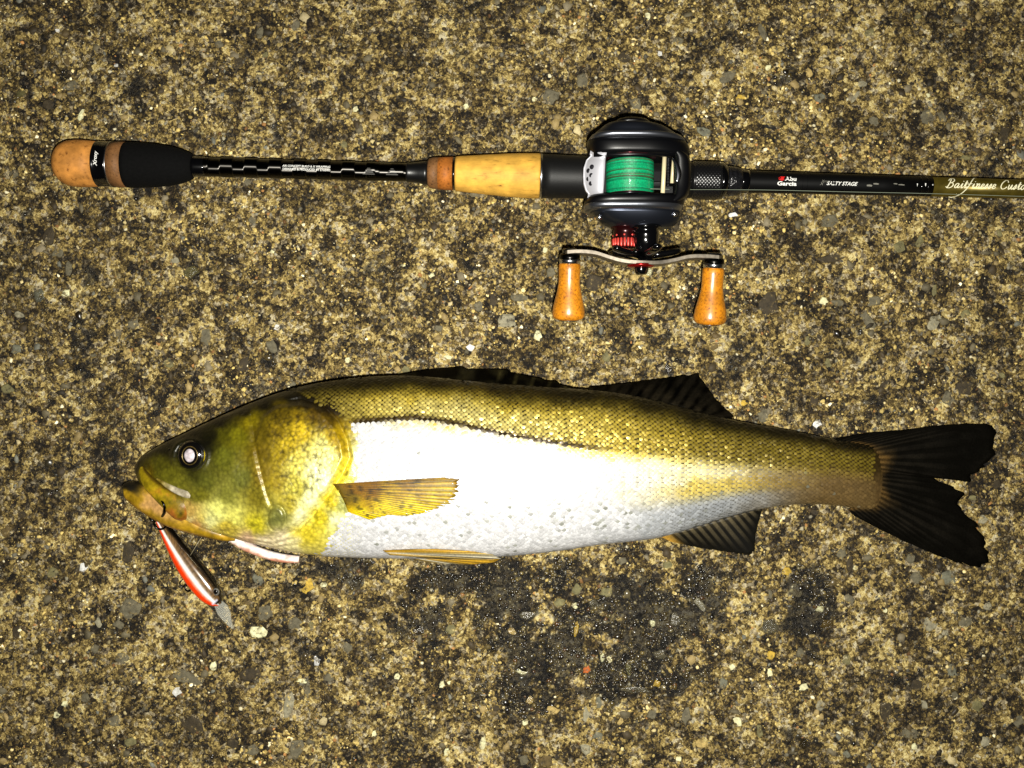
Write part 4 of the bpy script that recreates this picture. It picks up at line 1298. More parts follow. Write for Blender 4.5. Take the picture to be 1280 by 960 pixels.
CORK = cork_mat('cork', (212, 162, 66), (84, 46, 10), (110, 420, 420))
for _e, _p in zip(CORK.node_tree.nodes['Color Ramp'].color_ramp.elements, (.27, .34, .40, .78)): _e.position = _p
CORKB = cork_mat('cork_butt', (190, 128, 58), (120, 66, 20), (380, 420, 420))
RCORK = cork_mat('rubber_cork', (122, 84, 48), (50, 30, 14), (900, 900, 900))
OCORK = cork_mat('burl_cork', (170, 100, 36), (84, 44, 12), (900, 700, 700))
KCORK = cork_mat('knob_cork', (202, 126, 12), (104, 48, 4), (900, 900, 900))
for _e, _p in zip(KCORK.node_tree.nodes['Color Ramp'].color_ramp.elements, (.30, .40, .50, .72)): _e.position = _p; KCORK.node_tree.nodes['Principled BSDF'].inputs['Coat Weight'].default_value = 1.0
KCORK.node_tree.nodes['Principled BSDF'].inputs['Coat Roughness'].default_value = .3
KCORK.node_tree.nodes['Bump'].inputs['Strength'].default_value = .12
EVA = simple('eva_foam', (7, 7, 7), .9, spec=.12, noise=.3, bump=.6, bscale=2600)
GLOSS = simple('gloss_black', (5, 5, 6), .14, coat=1.0)
SATIN = simple('satin_black', (11, 11, 12), .33, spec=.5, bump=.1)
BLANK = simple('black_blank', (66, 64, 61), .30, metal=1.0)
_b = BLANK.node_tree.nodes['Principled BSDF']; _t = BLANK.node_tree.nodes.new('ShaderNodeTangent'); _t.direction_type = 'RADIAL'; _t.axis = 'X'
BLANK.node_tree.links.new(_t.outputs[0], _b.inputs['Tangent']); _b.inputs['Anisotropic'].default_value = .92; _b.inputs['Anisotropic Rotation'].default_value = .25
MATTE = simple('matte_blank', (8, 8, 8), .42, spec=.18)
BRONZE = simple('bronze_blank', (92, 80, 26), .34, metal=.55, noise=.25, nscale=300)
SEAT = simple('reel_seat_plastic', (15, 15, 15), .5, spec=.28, noise=.2, bump=.2, bscale=3000)
PRINT = simple('white_print', (232, 232, 226), .5)
PRINTG = simple('grey_print', (120, 118, 108), .4)
PRINTR = simple('red_print', (206, 26, 22), .5)
PRINTY = simple('cream_print', (240, 234, 196), .5)
SILVER = simple('silver_trim', (190, 190, 192), .25, metal=1.0)

turned('butt_cap', [(68, 3), (69, 11), (72, 18.5), (78, 24.5), (86, 28), (97, 29.3), (108, 29.0), (122.5, 27.6)], CORKB)
turned('butt_ring', [(122.5, 27.2), (123, 28.0), (124.2, 28.3), (125, 27.6), (133, 27.8), (138, 28.0), (139.2, 28.3), (140, 27.6)], GLOSS)
turned('trim_ring', [(140, 28.0), (140.8, 28.3), (141.5, 28.0)], SILVER)
turned('cork_ring', [(141.5, 28.0), (150, 28.2), (158.5, 28.0)], RCORK)
turned('rear_grip', [(158.5, 28.0), (165, 28.4), (176, 28.0), (195, 26.8), (212, 24.6), (226, 21.6), (235, 18.4), (240, 15.8), (241.5, 13.0)], EVA)
turned('winding_check', [(241, 13.0), (244, 13.2), (246, 12.6), (256, 12.4), (257, 12.0)], GLOSS)


# rear blank with its criss-cross tape ridges
def rear_blank():
    xs = np.arange(250, 520, 0.75); ang = np.linspace(0, 2 * math.pi, 72, endpoint=False)
    rings = []
    for x in xs:
        r = 12.0 - 0.8 * (x - 250) / 270
        ph = ((x - 263) % 30.3)
        k = math.tanh((ph) / 1.0) * (1 if ph < 14.5 else 0)
        sgn = math.tanh(ph / .2) * math.tanh((30.3 - ph) / .2) * -math.tanh((ph - 14) / .2)
        if x < 262 or x > 470: sgn *= 0.3
        rad = r * (1 + 0.10 * sgn * np.sin(2 * (ang)) * 0.9) * KR
        rings.append(rp(x) + rad[:, None] * (np.cos(ang)[:, None] * np.array([0, 0, 1.0]) - np.sin(ang)[:, None] * RW))
    return ring_mesh('rear_blank', rings, True)


rb = rpart('rear_blank', rear_blank(), BLANK)
for x in (468, 487, 502):      # triangular weave marks
    pass
turned('winding_check', [(508, 11.6), (510, 12.4), (512, 11.9), (524, 13.4), (531, 14.6), (535, 15.0)], SATIN)
turned('cork_ring', [(535, 15.8), (537, 18.2), (541, 19.3), (548, 19.9)], RCORK)
turned('cork_ring', [(548, 20.0), (566, 20.7)], OCORK)
turned('trim_ring', [(566, 20.2), (569.5, 20.4)], GLOSS)
turned('cork_grip', [(569.5, 21.2), (572, 21.8), (600, 24.0), (630, 26.4), (655, 27.7), (672, 28.0), (674.5, 27.8)], CORK)
turned('trim_ring', [(674.5, 27.4), (676.5, 27.6), (678, 27.0)], SILVER)
turned('reel_seat', [(678, 27.4), (690, 27.2), (715, 26.4), (730, 26.6), (745, 25.4), (780, 23.0), (830, 22.4), (864, 22.2)], SEAT)


def knurled():
    xs = np.linspace(864, 900, 60); ang = np.linspace(0, 2 * math.pi, 168, endpoint=False)
    rings = []
    for x in xs:
        base = 23.0 + (0.3 if 866 < x < 898 else -1.0)
        k = (x - 864) * 1.35
        kn = np.cos(28 * ang + k) * np.sign(np.cos(ang)) * 0 + np.maximum(0, np.cos(28 * ang + k * 1.1)) * np.maximum(0, np.cos(28 * ang - k * 1.1))
        if not (867 < x < 897): kn = kn * 0
        rad = (base + 0.9 * kn) * KR
        rings.append(rp(x) + rad[:, None] * (np.cos(ang)[:, None] * np.array([0, 0, 1.0]) - np.sin(ang)[:, None] * RW))
    return ring_mesh('lock_nut', rings, True)


rpart('lock_nut', knurled(), simple('knurled_black', (16, 16, 17), .25, spec=.6))
turned('lock_nut_collar', [(899, 23.2), (902, 23.0), (906, 20.5), (908, 18.6)], GLOSS)
turned('fore_collar', [(908, 18.2), (911, 18.6), (921, 17.6), (925, 16.4), (926, 15)], simple('carbon_collar', (20, 20, 22), .22, noise=.6, nscale=700, bump=1.2, bscale=900))
turned('front_blank', [(925, 14.4), (932, 13.8), (1000, 13.3), (1100, 12.7), (1164, 12.2)], MATTE)
turned('front_wrap', [(925, 14.9), (927, 15.0), (933, 14.5), (935, 14.0)], GLOSS)
tip = [(1163, 12.25), (1280, 11.8)] + [(1280 + k * 60, 11.8 - k * 0.205) for k in range(1, 50)]
turned('blank_tip_section', tip, BRONZE, seg=40)
for x in (955, 959, 1000, 1006, 1148, 1156):
    turned('thread_band', [(x - .8, 13.4 - (x - 930) * .0055), (x, 13.75 - (x - 930) * .0055), (x + .8, 13.4 - (x - 930) * .0055)], GLOSS)


# lettering: flat print wrapped on the rod
def wrap_print(name, vf, mat, radius_px):
    """vf: ((n,2) photo-pixel offsets: x along the rod, d below its axis), faces"""
    v, f = vf
    out = []
    for x, d in v:
        r = (radius_px + .18) * KR; s = d * KR
        out.append(rp(x) - RW * s + np.array([0, 0, math.sqrt(max(r * r - s * s, 1e-10))]))
    return rpart(name, mesh(name, np.array(out), f, smooth=False), mat)


def text_mesh(txt, x0, x1, d0, d1, shear=0.0, bold=0.0, vertical=False):
    cu = bpy.data.curves.new('t', 'FONT'); cu.body = txt; cu.shear = shear; cu.offset = bold; cu.resolution_u = 3
    o = bpy.data.objects.new('t', cu); COL.objects.link(o)
    dg = bpy.context.evaluated_depsgraph_get(); dg.update()
    m_ = bpy.data.meshes.new_from_object(o.evaluated_get(dg))
    v = np.array([w.co[:2] for w in m_.vertices]); f = [list(p.vertices) for p in m_.polygons]
    bpy.data.objects.remove(o); bpy.data.curves.remove(cu); bpy.data.meshes.remove(m_)
    lo, hi = v.min(0), v.max(0)
    u = (v - lo) / (hi - lo)
    if vertical:
        return np.stack([x0 + (1 - u[:, 1]) * (x1 - x0), d1 - u[:, 0] * (d1 - d0)], 1), f
    return np.stack([x0 + u[:, 0] * (x1 - x0), d1 - u[:, 1] * (d1 - d0)], 1), f


wrap_print('lettering', text_mesh('Abu', 977.5, 992, -4.9, 0.2, .05, .03), PRINT, 13.4)
wrap_print('lettering', text_mesh('Garcia', 968.5, 992.4, 1.1, 6.0, .0, .03), PRINT, 13.4)
wrap_print('emblem', (np.array([(970, -3.6), (973, -5), (978, -5), (976, -3), (977, -1.2), (970, -1.2)]), [[0, 1, 2, 3, 4, 5]]), PRINTR, 13.4)
wrap_print('emblem', (np.array([(970, -1.0), (977, -1.0), (974, 0.4)]), [[0, 1, 2]]), PRINTR, 13.4)
wrap_print('lettering', text_mesh('SALTY STAGE', 1029.5, 1068, -0.6, 4.0, .35, .02), PRINT, 13.0)
wrap_print('lettering', text_mesh('Xross', 1023, 1034, -2.2, 0.8, .3, 0), PRINTG, 13.0)
wrap_print('lettering', text_mesh('X', 1021, 1026, 1.0, 4.2, .3, 0), PRINTG, 13.0)
wrap_print('lettering', text_mesh('AIR CONCEPT BUILD & X WRAPPING', 355.5, 415, -3.0, -0.3, .1, .02), PRINT, 12.5)
wrap_print('lettering', text_mesh('DESIGNED & PRODUCED BY STUDIO', 356, 415, 0.9, 3.6, .1, .02), PRINT, 12.5)
wrap_print('lettering', text_mesh('Xroxy', 127.5, 133.5, -11, 8, .3, .03, vertical=True), PRINT, 28.2)
# foil flecks and weave triangles printed on the blank
for x0, x1, d0, d1, mt in ((1079, 1086, 2, 4.4, PRINTG), (1087, 1094, 0, 2, PRINTG), (1112, 1117, -.5, 1, PRINTG), (1118, 1126, 0.5, 2, PRINTG), (950, 952, -2, 0, PRINTG), (1141, 1142.2, -1, 3, PRINT), (1151, 1152.6, -1.6, 2.4, PRINT), (1160, 1161.4, -.5, 1.4, PRINT)):
    wrap_print('foil_mark', (np.array([(x0, d0 + .4), ((x0 + x1) / 2, d0), (x1, d0 + .6), (x1 - .6, d1), (x0 + .5, d1 - .3)]), [[0, 1, 2, 3, 4]]), mt, 13.2)
for x0 in (455, 484):
    for k in range(4):
        t = k / 4
        wrap_print('weave_mark', (np.array([(x0 + 7 * t, 6 - 9 * t), (x0 + 15 - 7 * t, 6 - 9 * t), (x0 + 15 - 7 * t - .5, 5 - 9 * t), (x0 + 7 * t + .5, 5 - 9 * t)]), [[0, 1, 2, 3]]), simple('weave_grey', (74, 72, 68), .5) if 'weave_grey' not in bpy.data.materials else bpy.data.materials['weave_grey'], 12.6)

# pen-script lettering drawn as strokes (x right, y up, x-height 1)
GLY = {
    'B': ([[(.15, 0), (.45, 1.0), (.7, 2.0)], [(.1, 1.6), (.5, 2.1), (1.2, 2.1), (1.35, 1.6), (.9, 1.15), (.5, 1.05)], [(.5, 1.05), (1.1, 1.0), (1.25, .45), (.8, 0), (.2, -.05), (-.2, .2)]], 1.65),
    'C': ([[(1.7, 1.5), (1.6, 2.0), (1.1, 2.0), (.45, 1.3), (.3, .5), (.7, 0), (1.2, .1), (1.6, .5)]], 1.85),
    'a': ([[(.8, .85), (.5, 1.0), (.1, .6), (.1, .1), (.4, 0), (.7, .5), (.85, .95)], [(.85, .95), (.7, .2), (.9, 0), (1.2, .3)]], 1.2),
    'i': ([[(.1, .4), (.4, 1.0), (.25, .2), (.45, 0), (.75, .3)], [(.5, 1.45), (.56, 1.58)]], .75),
    't': ([[(.1, .4), (.55, 1.7), (.3, .25), (.45, 0), (.8, .3)], [(.15, 1.1), (.85, 1.15)]], .8),
    'f': ([[(-2.6, -1.75), (-1.6, -1.75), (-.6, -1.2), (.1, 0), (.7, 1.7), (1.3, 2.5), (1.9, 2.6)], [(-.1, .85), (.9, 1.0)]], .95),
    'n': ([[(.1, .9), (.3, 1.0), (.2, 0)], [(.2, .4), (.6, 1.0), (.8, .9), (.72, .2), (.9, 0), (1.15, .3)]], 1.15),
    'e': ([[(.1, .4), (.55, .6), (.6, .95), (.3, .95), (.1, .4), (.3, 0), (.8, .3)]], .85),
    's': ([[(.0, .2), (.5, 1.05), (.5, .5), (.3, 0), (.05, .1), (.8, .3)]], .8),
    'u': ([[(.15, 1.0), (.1, .2), (.35, 0), (.75, .9)], [(.8, 1.0), (.7, .2), (.9, 0), (1.15, .3)]], 1.15),
    'o': ([[(.5, 1.0), (.1, .6), (.2, 0), (.6, .1), (.75, .7), (.5, 1.0), (.9, .9)]], .95),
    'm': ([[(.1, .9), (.3, 1.0), (.2, 0)], [(.2, .4), (.55, 1.0), (.65, .8), (.6, 0)], [(.6, .4), (.95, 1.0), (1.1, .9), (1.0, .2), (1.2, 0), (1.5, .3)]], 1.5), ' ': ([], .7)}


def script_word(txt, x0, d0, xh, wpx):
    V, F = [], []
    cur = x0
    for ch in txt:
        st, adv = GLY[ch]
        for s in st:
            p = spline(np.array(s, float), max(8, 5 * len(s))) if len(s) > 2 else np.array(s, float)
            p = np.stack([cur + (p[:, 0] + .28 * p[:, 1]) * xh * 1.05, d0 - p[:, 1] * xh], 1)
            t = np.gradient(p, axis=0); t /= np.linalg.norm(t, axis=1)[:, None] + 1e-9
            nn = np.stack([-t[:, 1], t[:, 0]], 1)
            w = wpx * (.55 + .45 * np.abs(t[:, 1]))[:, None]
            b0 = len(V)
            V += (p + nn * w).tolist() + (p - nn * w).tolist()
            k = len(p)
            F += [[b0 + i, b0 + i + 1, b0 + k + i + 1, b0 + k + i] for i in range(k - 1)]
        cur += adv * xh * 1.05
    return np.array(V), F


wrap_print('lettering', script_word('Baitfinesse Custom', 1178, 2.8, 5.5, .62), PRINTY, 12.1)

# ------------------------------------------------------------------ reel
reel = link('fishing_reel', None)
tag(reel, 'black low profile baitcasting reel with green line and two cork knobs mounted on the rod', 'fishing reel')
reel.location = tuple(P(797, 222, 0)); EO = np.array(reel.location)


def epart(name, me, mat, parent=None):
    co = np.empty(len(me.vertices) * 3, np.float32); me.vertices.foreach_get('co', co)
    me.vertices.foreach_set('co', (co.reshape(-1, 3) - EO).astype(np.float32).ravel()); me.update()
    return link(name, me, mat, parent or reel)


RBLK = simple('reel_black', (6, 6, 8), .34, spec=.3, coat=.05, bump=.05)
RSAT = simple('reel_satin', (62, 66, 77), .34, metal=.92, spec=.5, bump=.06)
RTRIM = simple('reel_trim', (128, 131, 140), .30, metal=.95, bump=.06)
CHROME = simple('nose_highlight_chrome', (150, 154, 164), .2, metal=1.0)
RED = simple('anodised_red', (150, 20, 18), .25, metal=.75)
REDL = simple('anodised_red_ridge', (220, 74, 64), .35, metal=.4)
THUMB = simple('satin_silver', (198, 198, 206), .42, metal=.35, bump=.1)
CREAM = simple('ceramic_cream', (214, 200, 160), .35)
ZC = 0.038          # height of the spool axis


def plate(name, stations, mat, seg=72, parent=None, closed=True):
    """loft across the reel: (photo y, photo x left, photo x right, z low mm, z high mm, exponent)"""
    st = spline(np.array(stations, float), len(stations)) if False else np.array(stations, float)
    ang = np.linspace(0, 2 * math.pi, seg, endpoint=False)
    rings = []
    for y, xl, xr, z0, z1, e in st:
        zm = ZC
        a = P(xl, y, zm); b = P(xr, y, zm)
        cx, hx = (a[0] + b[0]) / 2, (b[0] - a[0]) / 2
        cz, hz = (z0 + z1) / 2000, (z1 - z0) / 2000
        c, s = np.cos(ang), np.sin(ang)
        X = cx + hx * np.sign(c) * np.abs(c) ** (2 / e); Z = hz * np.sign(s) * np.abs(s) ** (2 / e)
        Z = np.where(Z > 0, Z * (1 - .22 * np.sign(c) * np.abs(c) ** 1.5), Z)      # lower towards the nose
        rings.append(np.stack([X, np.full(seg, a[1]), cz + Z], 1))
    return epart(name, ring_mesh(name, rings, True), mat, parent)


pp = plate('palm_side_plate', [(197, 736, 861, 24, 51, 2.6), (192, 735, 862, 24, 51.6, 2.6), (184, 734, 860.5, 24, 51.6, 2.6), (178.5, 734, 857, 24, 51.2, 2.6), (177.5, 735, 856, 25, 50.0, 2.6)], RBLK)
plate('edge_trim', [(178.2, 734.2, 856.2, 25, 51.0, 2.7), (177, 734.2, 856, 25, 51.8, 2.7), (172.5, 738, 851, 25, 52.6, 2.7), (171, 740, 849, 25, 51.6, 2.6)], RTRIM, parent=pp)
plate('side_cover', [(172, 739, 850, 25, 50.6, 2.5), (169.5, 741.5, 846, 25.5, 50.2, 2.5), (166, 745.5, 841.5, 26, 50.0, 2.4), (162, 750.5, 835, 27, 49.8, 2.3), (159, 754, 829, 28, 49.2, 2.3), (157, 757, 823, 28.5, 48.2, 2.2), (155.6, 761, 818, 30, 46.5, 2.2)], RSAT, parent=pp)
plate('brake_dial', [(157, 766, 814, 29, 48, 2.2), (154, 767.5, 813, 29.5, 47.4, 2.2), (151.3, 771, 810, 31, 46, 2.2), (149.8, 775, 805, 32.5, 44, 2.2)], RBLK, parent=pp)
hp = plate('handle_side_plate', [(247, 734, 857, 24, 51, 2.6), (250.5, 731, 856, 24, 51.6, 2.6), (257, 729.5, 854, 24, 51.8, 2.6), (258.5, 730.5, 852, 24.5, 50.6, 2.6)], RBLK)
plate('edge_trim', [(257.6, 729.5, 853, 24.5, 51.6, 2.7), (258.6, 729.2, 852.6, 24.5, 52.0, 2.7), (264, 730.5, 850.5, 24.5, 51.0, 2.7), (265.2, 733, 848, 25, 49.8, 2.6)], RTRIM, parent=hp)
plate('gear_cover', [(264.6, 737, 850, 25, 49.0, 2.5), (268, 742, 850.5, 26, 48.6, 2.5), (274, 747, 850, 26.5, 47.2, 2.4), (279, 753, 847, 27, 45.8, 2.3), (283, 761, 841, 28, 44, 2.2), (286, 772, 832, 29, 42.5, 2.0)], RSAT, parent=hp)
for (x, y, z) in ((749.5, 270.5, .0465), (843.5, 267, .0440)):
    c = P(x, y, z)
    epart('bolt', lathe(c - [0, 0, .003], c + np.array([0, -.0004, .0006]), [(0, .0013), (.85, .0013), (1, .0009)], 16), STEEL, hp)

# frame: floor under the spool, rear crossbar and rounded nose
v, f = box(*[P(738, 0, .027)[0], P(812, 0, .027)[0]], P(0, 249, .03)[1], P(0, 195, .03)[1], .0238, .0262)
frame = epart('frame', mesh('frame', v, f, smooth=False), RBLK)
v, f = box(P(746, 0, .025)[0], P(850, 0, .025)[0], P(0, 226, .025)[1], P(0, 214, .025)[1], .0205, .0245)
epart('reel_foot', mesh('reel_foot', v, f, smooth=False), RBLK, frame)
nose = spline([(842, 190, .040, 9), (850, 198, .040, 11), (851.5, 210, .0395, 12), (851.5, 222, .039, 12.5), (851, 235, .039, 12), (848, 246, .0395, 11), (840, 254, .040, 9)], 40)
rings = []
ang = np.linspace(0, 2 * math.pi, 32, endpoint=False)
for x, y, z, hw in nose:
    c = P(x, y, z); w = hw * S * .93
    ca, sa = np.cos(ang), np.sin(ang)
    rings.append(np.stack([c[0] + w * np.sign(ca) * np.abs(ca) ** .7, np.full(32, c[1]), c[2] - .002 + .0095 * np.sign(sa) * np.abs(sa) ** .75 * (1 - .12 * ca)], 1))
epart('nose_bar', ring_mesh('nose_bar', rings, True), RBLK, frame)
fac = spline([(841, 198, .0478), (845, 204, .0482), (847.5, 213, .0484), (848, 220, .0484), (846, 228, .0483)], 16)
epart('nose_highlight', ring_mesh('nose_highlight', tube([P(*q) for q in fac], list(.0004 + .0011 * np.sin(np.linspace(.15, math.pi - .5, 16))), 10, flat=.5), True), CHROME, frame)  # tapered chrome crescent shaped as the highlight on the nose's inner edge
for y in (193.5, 248.5):
    a, b = P(742, y, .047), P(846, y, .045)
    epart('frame_rail', ring_mesh('frame_rail', tube([a, (a + b) / 2 + np.array([0, 0, .0018]), b], .0011, 10), True), RBLK, frame)

# thumb bar with five drilled holes
tb = []
prof_y = [188.5, 192, 195, 200, 210, 220, 230, 238, 242.5, 246, 249]
left = [738, 737.5, 738, 733, 729.5, 728.8, 729.5, 732, 735.5, 734.5, 734]
right = [758.5, 758.2, 757.5, 756.5, 756.2, 755.6, 755, 754.2, 754, 754.2, 754.6]
zl = [.0435, .0435, .0432, .043, .043, .043, .043, .043, .0432, .0435, .0435]
nx = 9
top = np.zeros((len(prof_y), nx, 3))
for i, y in enumerate(prof_y):
    for j, t in enumerate(np.linspace(0, 1, nx)):
        z = zl[i] + .0052 * math.sin(t * 1.75) + (.0007 if i in (0, 1, 9, 10) else (-.0006 if i in (2, 8) else 0))
        top[i, j] = P(left[i] + (right[i] - left[i]) * t, y, z)
bot = top.copy(); bot[..., 2] -= .0022
nv = top.shape[0] * nx
fc = gridfaces(len(prof_y), nx).tolist()
F = [g[::-1] for g in fc] + [[k + nv for k in g] for g in fc]
rim = [i * nx for i in range(len(prof_y))] + [(len(prof_y) - 1) * nx + j for j in range(1, nx)] + [i * nx + nx - 1 for i in range(len(prof_y) - 2, -1, -1)] + [j for j in range(nx - 2, 0, -1)]
F += [[a, b + 0, b + nv, a + nv] for a, b in zip(rim, rim[1:] + rim[:1])]
thumb = epart('thumb_bar', mesh('thumb_bar', np.vstack([top.reshape(-1, 3), bot.reshape(-1, 3)]), F), THUMB)
HOLE = simple('drilled_hole', (30, 30, 36), .5, metal=.3)
for (x, y) in ((739.7, 208.6), (735.6, 213.4), (739.2, 219), (735.4, 223.6), (738.6, 229.2)):
    t = (x - 729.5) / 26.5
    z = .043 + .0052 * math.sin(t * 1.75)
    c = P(x, y, z)
    nrm = unit([-.62, 0, 1])
    epart('hole', lathe(c - np.array(nrm) * .001, c + np.array(nrm) * .00012, [(0, .0012), (.9, .0012), (1, .0010)], 14), HOLE, thumb)
v, f = box(P(741, 0, .04)[0], P(757, 0, .04)[0], P(0, 250, .035)[1], P(0, 191, .035)[1], .026, .0425)
epart('rear_crossbar', mesh('rear_crossbar', v, f, smooth=False), RBLK, frame)

# spool
y0, y1 = P(0, 193.5, ZC)[1], P(0, 247.5, ZC)[1]
cx = P(787.2, 0, ZC)[0]
spool = epart('spool', lathe((cx, y0, ZC), (cx, y1, ZC), [(0, .004), (.001, .0128), (.03, .0132), (.05, .0128), (.055, .009), (.945, .009), (.95, .0128), (.97, .0132), (.999, .0128), (1, .004)], 64), simple('spool_black', (26, 24, 30), .2, metal=.6))
for s in (.058, .936):
    epart('spool_rim', lathe((cx, y0 + (y1 - y0) * s, ZC), (cx, y0 + (y1 - y0) * (s + .012), ZC), [(0, .0126), (.5, .0129), (1, .0126)], 64), simple('spool_rim_%d' % (s * 100), (96, 44, 50), .25, metal=.8), spool)
ya, yb = P(0, 197.2, .047)[1], P(0, 243.3, .047)[1]
ang = np.linspace(0, 2 * math.pi, 72, endpoint=False)
rings, cols = [], []
nw = 46
g1 = lin([10, 150, 98]); g2 = lin([14, 110, 74]); g3 = lin([60, 80, 48])
for i in range(nw * 5 + 1):
    t = i / (nw * 5); w = (i % 5) / 5
    rr_ = .01165 + .00011 * math.sin(math.pi * w) + .00012 * VN[2].at(np.array([t * 18]), np.array([3.3]))[0] - .0006 * max(0, abs(t - .5) * 2 - .93) / .07
    rings.append(np.stack([cx + rr_ * np.cos(ang), ya + (yb - ya) * t + .00022 * np.sin(ang + 20 * t), ZC + rr_ * np.sin(ang)], 1))
    rnd = random.Random(i // 5).random()
    cc = g1 if rnd < .6 else (g2 if rnd < .85 else g3)
    cols += [cc * (.75 + .5 * random.Random(i // 5 + 99).random())] * 72
epart('green_line', ring_mesh('green_line', rings, True, True, np.array(cols)), vcol('braided_line', rough=.34, coat=.5, noise=.35, nscale=1500, bump=.4, bscale=3500), spool)

# level wind
a, b = P(831, 190, .0445), P(828, 249.5, .0445)
lw = epart('guide_post', ring_mesh('guide_post', tube([a, (a + b) / 2, b], [.00105] * 3, 14), True), CREAM)
a, b = P(842.5, 196, .042), P(840, 229, .042)
epart('guide_post', ring_mesh('guide_post', tube([a, (a + b) / 2, b], [.00095] * 3, 14), True), CREAM)
a, b = P(835.5, 190, .036), P(834.5, 250, .036)
ws = []
for i in range(121):
    ws.append((i / 120, .0019 + .0004 * math.sin(i * .9)))
epart('worm_shaft', lathe(a, b, ws, 20), RBLK)
v, f = box(P(829, 0, .044)[0], P(841, 0, .044)[0], P(0, 241, .044)[1], P(0, 233, .044)[1], .036, .0437)
epart('line_guide', mesh('line_guide', v, f, smooth=False), SATIN)

# line running forward from the spool along the rod
def rodz(px, d, r):
    return RZ + math.sqrt(max((r * KR) ** 2 - (d * KR) ** 2, 0)) + .0004
pts = [P(812, 236, .0455), P(834, 236.5, .0442), P(862, 237, .036), P(884, 237, .0292), P(903, 237, .0246), P(925, 237.2, .0205), P(965, 237.6, .0180), P(1060, 239.8, .0178), P(1163, 242, .0176), P(1280, 245.5, .0172)]
pts = spline(pts, 60)
far = [pts[-1] + np.array([k * .12, -.001 * k, 0]) for k in range(1, 11)]
epart('line_strand', ring_mesh('line_strand', tube(list(pts) + far, .00010, 6), True), simple('pale_line', (150, 160, 140), .35))

# handle side: cast-control cap, drive shaft, star drag, crank and knobs
def ycyl(name, xc, ya_, yb_, z, prof, mat, parent=None, seg=40):
    """turned along the reel's axis; prof (photo y, radius photo px)"""
    k = S * (1 - z / H)
    A_, B_ = P(xc, ya_, z), P(xc, yb_, z)
    A_[0] = B_[0] = P(xc, (ya_ + yb_) / 2, z)[0]
    return epart(name, lathe(A_, B_, [((y - ya_) / (yb_ - ya_), r * k) for y, r in prof], seg, name), mat, parent)


cap = ycyl('cast_control_cap', 781.5, 282, 311, .036, [(282, 18.5), (285.5, 18.5), (286.5, 15.5), (292, 15.2), (296, 15.4), (300, 15.2), (309.5, 15.0), (311, 13.5)], simple('cap_dark_red', (46, 12, 14), .22, metal=.6))
k = S * (1 - .036 / H)
for i in range(22):
    a = i / 22 * 2 * math.pi
    c0 = P(781.5, 298.5, .036) + np.array([15.2 * k * math.cos(a), 0, 15.2 * k * math.sin(a)])
    c1 = c0 + np.array([0, -11 * k, 0])
    epart('grip_ridge', lathe(c0, c1, [(0, .0004), (.1, .00062), (.9, .00062), (1, .0004)], 8), REDL, cap)
for i in range(9):
    a = (i + .5) / 9 * 2 * math.pi
    c0 = P(781.5, 295, .036) + np.array([15.1 * k * math.cos(a), 0, 15.1 * k * math.sin(a)])
    epart('cap_dot', lathe(c0, c0 + np.array([.0003 * math.cos(a), 0, .0003 * math.sin(a)]) + np.array([0, 0, 1e-5]), [(0, .0006), (1, .0005)], 8), REDL, cap)
ZH = .0385
ycyl('drive_shaft', 807, 282, 326, ZH, [(282, 19), (284.5, 20), (286, 20), (287, 16.5), (291, 16.8), (293.5, 17.4), (295, 17.0), (299, 16.8), (307, 16.4), (309, 14.8), (313, 14.2), (316, 12), (326, 9)], GLOSS)
star = link('star_drag', None, None, reel)
kk = S * (1 - ZH / H)
for i in range(5):
    a = math.radians(90 + 72 * i + 36 + 18)
    d = np.array([math.cos(a), 0, math.sin(a)])
    c = P(803, 319, ZH) - EO
    pts = [c + d * 8 * kk, c + d * 22 * kk + [0, 1.0 * kk, 0], c + d * 36 * kk + [0, 3.2 * kk, 0], c + d * 45 * kk + [0, 5.4 * kk, 0], c + d * 48 * kk + [0, 6 * kk, 0]]
    arm = link('drag_arm', ring_mesh('drag_arm', tube(pts, [.0034, .0028, .0026, .0024, .0010], 14, up=(0, 1, 0), flat=.62), True), GLOSS, star)
    for r_, w_ in ((22, .0011), (37, .0012)):
        cc = c + d * r_ * kk + np.array([0, (1.2 if r_ < 30 else 3.4) * kk - .0001, 0])
        # studs on both faces of the arm and its upper edge
        epart('stud', lathe(cc + EO + np.array([0, 0, -.0026]), cc + EO + np.array([0, 0, .0026]), [(0, w_ * .4), (.12, w_ * .8), (.88, w_ * .8), (1, w_ * .4)], 12), STEEL, arm)
link('drag_hub', lathe(P(804, 310, ZH) - EO, P(804, 324, ZH) - EO, [(0, 9 * kk), (.2, 12 * kk), (.9, 12 * kk), (1, 8 * kk)], 32), GLOSS, star)

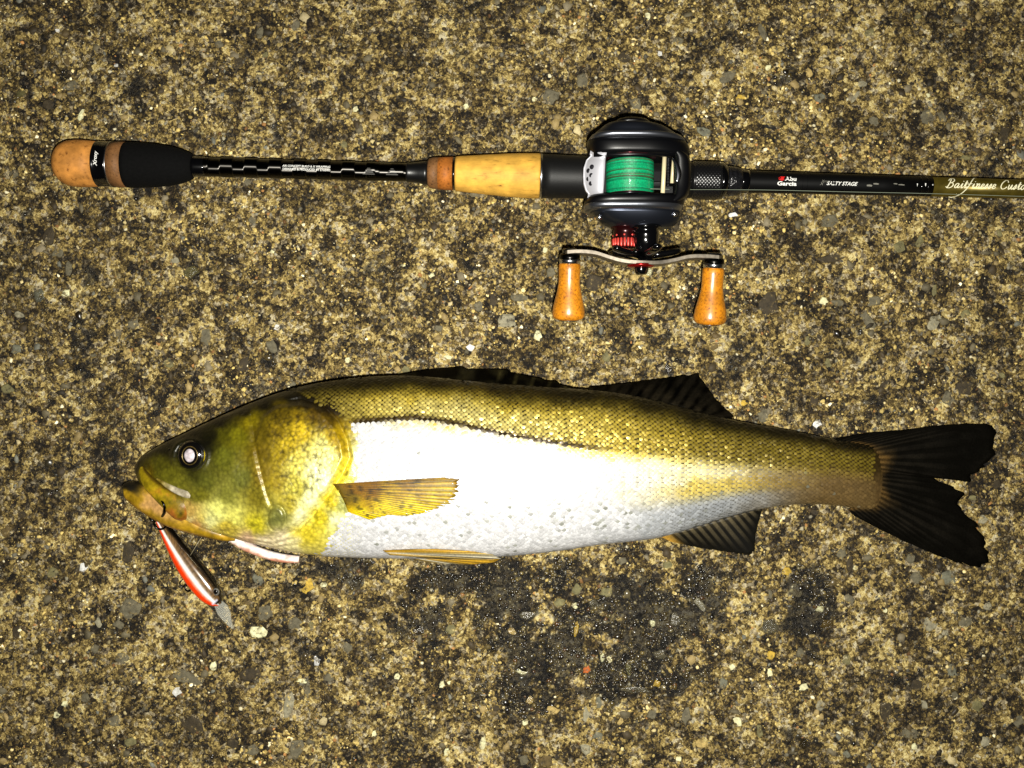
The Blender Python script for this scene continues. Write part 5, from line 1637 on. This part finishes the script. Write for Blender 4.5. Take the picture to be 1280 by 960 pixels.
arm_pts = spline([(706, 316.5), (722, 315.5), (742, 317), (760, 322.5), (778, 327.5), (800, 329.5), (822, 329.5), (840, 326.5), (860, 322), (880, 321.5), (900, 323)], 60)
rings = []
for i, (x, y) in enumerate(arm_pts):
    t = i / 59
    hz_ = .0046 - .0012 * math.sin(math.pi * t) * 0 + .0014 * math.exp(-((t - .5) / .12) ** 2)
    if i in (0, 59): hz_ *= .6
    hy = 2.7 * S
    c = P(x, y, ZH)
    pr = [(-hy, -hz_ * .8), (-hy, hz_ * .8), (-hy * .7, hz_), (hy * .7, hz_), (hy, hz_ * .8), (hy, -hz_ * .8), (hy * .7, -hz_), (-hy * .7, -hz_)]
    rings.append(np.array([[c[0], c[1] + a, c[2] + b] for a, b in pr]))
crank = epart('handle_arm', ring_mesh('handle_arm', rings, True, smooth=False), simple('handle_gunmetal', (120, 112, 100), .36, metal=.75, noise=.25, nscale=600))
ycyl('handle_plate', 801, 330.5, 334.5, ZH, [(330.5, 17), (333, 17), (334.5, 14)], RED, crank)
ycyl('handle_nut', 801.5, 333, 343.5, ZH, [(333, 9.5), (336, 9.8), (340, 9.2), (342.5, 7.8), (343.5, 5)], GLOSS, crank, seg=6)


def knob(x0, y0_, x1, y1_, lab):
    """cork handle knob from its collar at (x0,y0) to its end at (x1,y1)"""
    e = link('handle_knob', None, None, reel)
    A_, B_ = P(x0, y0_, ZH), P(x1, y1_, ZH - .0048)
    L_ = (y1_ - y0_)
    k = S * (1 - ZH / H)
    def part(name, prof, mat, seg=44):
        me_ = lathe(A_, B_, [((y - y0_) / L_, r * k) for y, r in prof], seg, name)
        return epart(name, me_, mat, e)
    part('spindle_cap', [(y0_ - 10, 7), (y0_ - 9, 9), (y0_ - 4, 9.4), (y0_ - 3, 8.2)], BLACKGLOSS)
    part('collar', [(y0_ - 3.5, 11.0), (y0_ - 2.2, 12.6), (y0_ + 1, 12.9), (y0_ + 3.2, 13.2)], DSTEEL)
    part('collar_ring', [(y0_ + 2.6, 13.0), (y0_ + 5, 13.2), (y0_ + 8.5, 13.0), (y0_ + 9, 12)], STEEL)
    g = y0_ + 8.5
    pf = [(0, 12.4), (.03, 13.6), (.12, 13.8), (.25, 13.4), (.36, 13.6), (.5, 15.2), (.64, 17.6), (.76, 19.6), (.86, 20.6), (.92, 20.4), (.96, 19.2), (.985, 16.5), (1, 13.5)]
    part('cork_body', [(g + (y1_ - g) * t, r) for t, r in pf], KCORK)
    part('end_cap', [(y1_ - .6, 13.2), (y1_ + .8, 12.8), (y1_ + 1.3, 11)], STEEL)
    return e


knob(712.3, 320.5, 710.5, 400, '')
knob(892.6, 326.0, 886.8, 405.5, '')
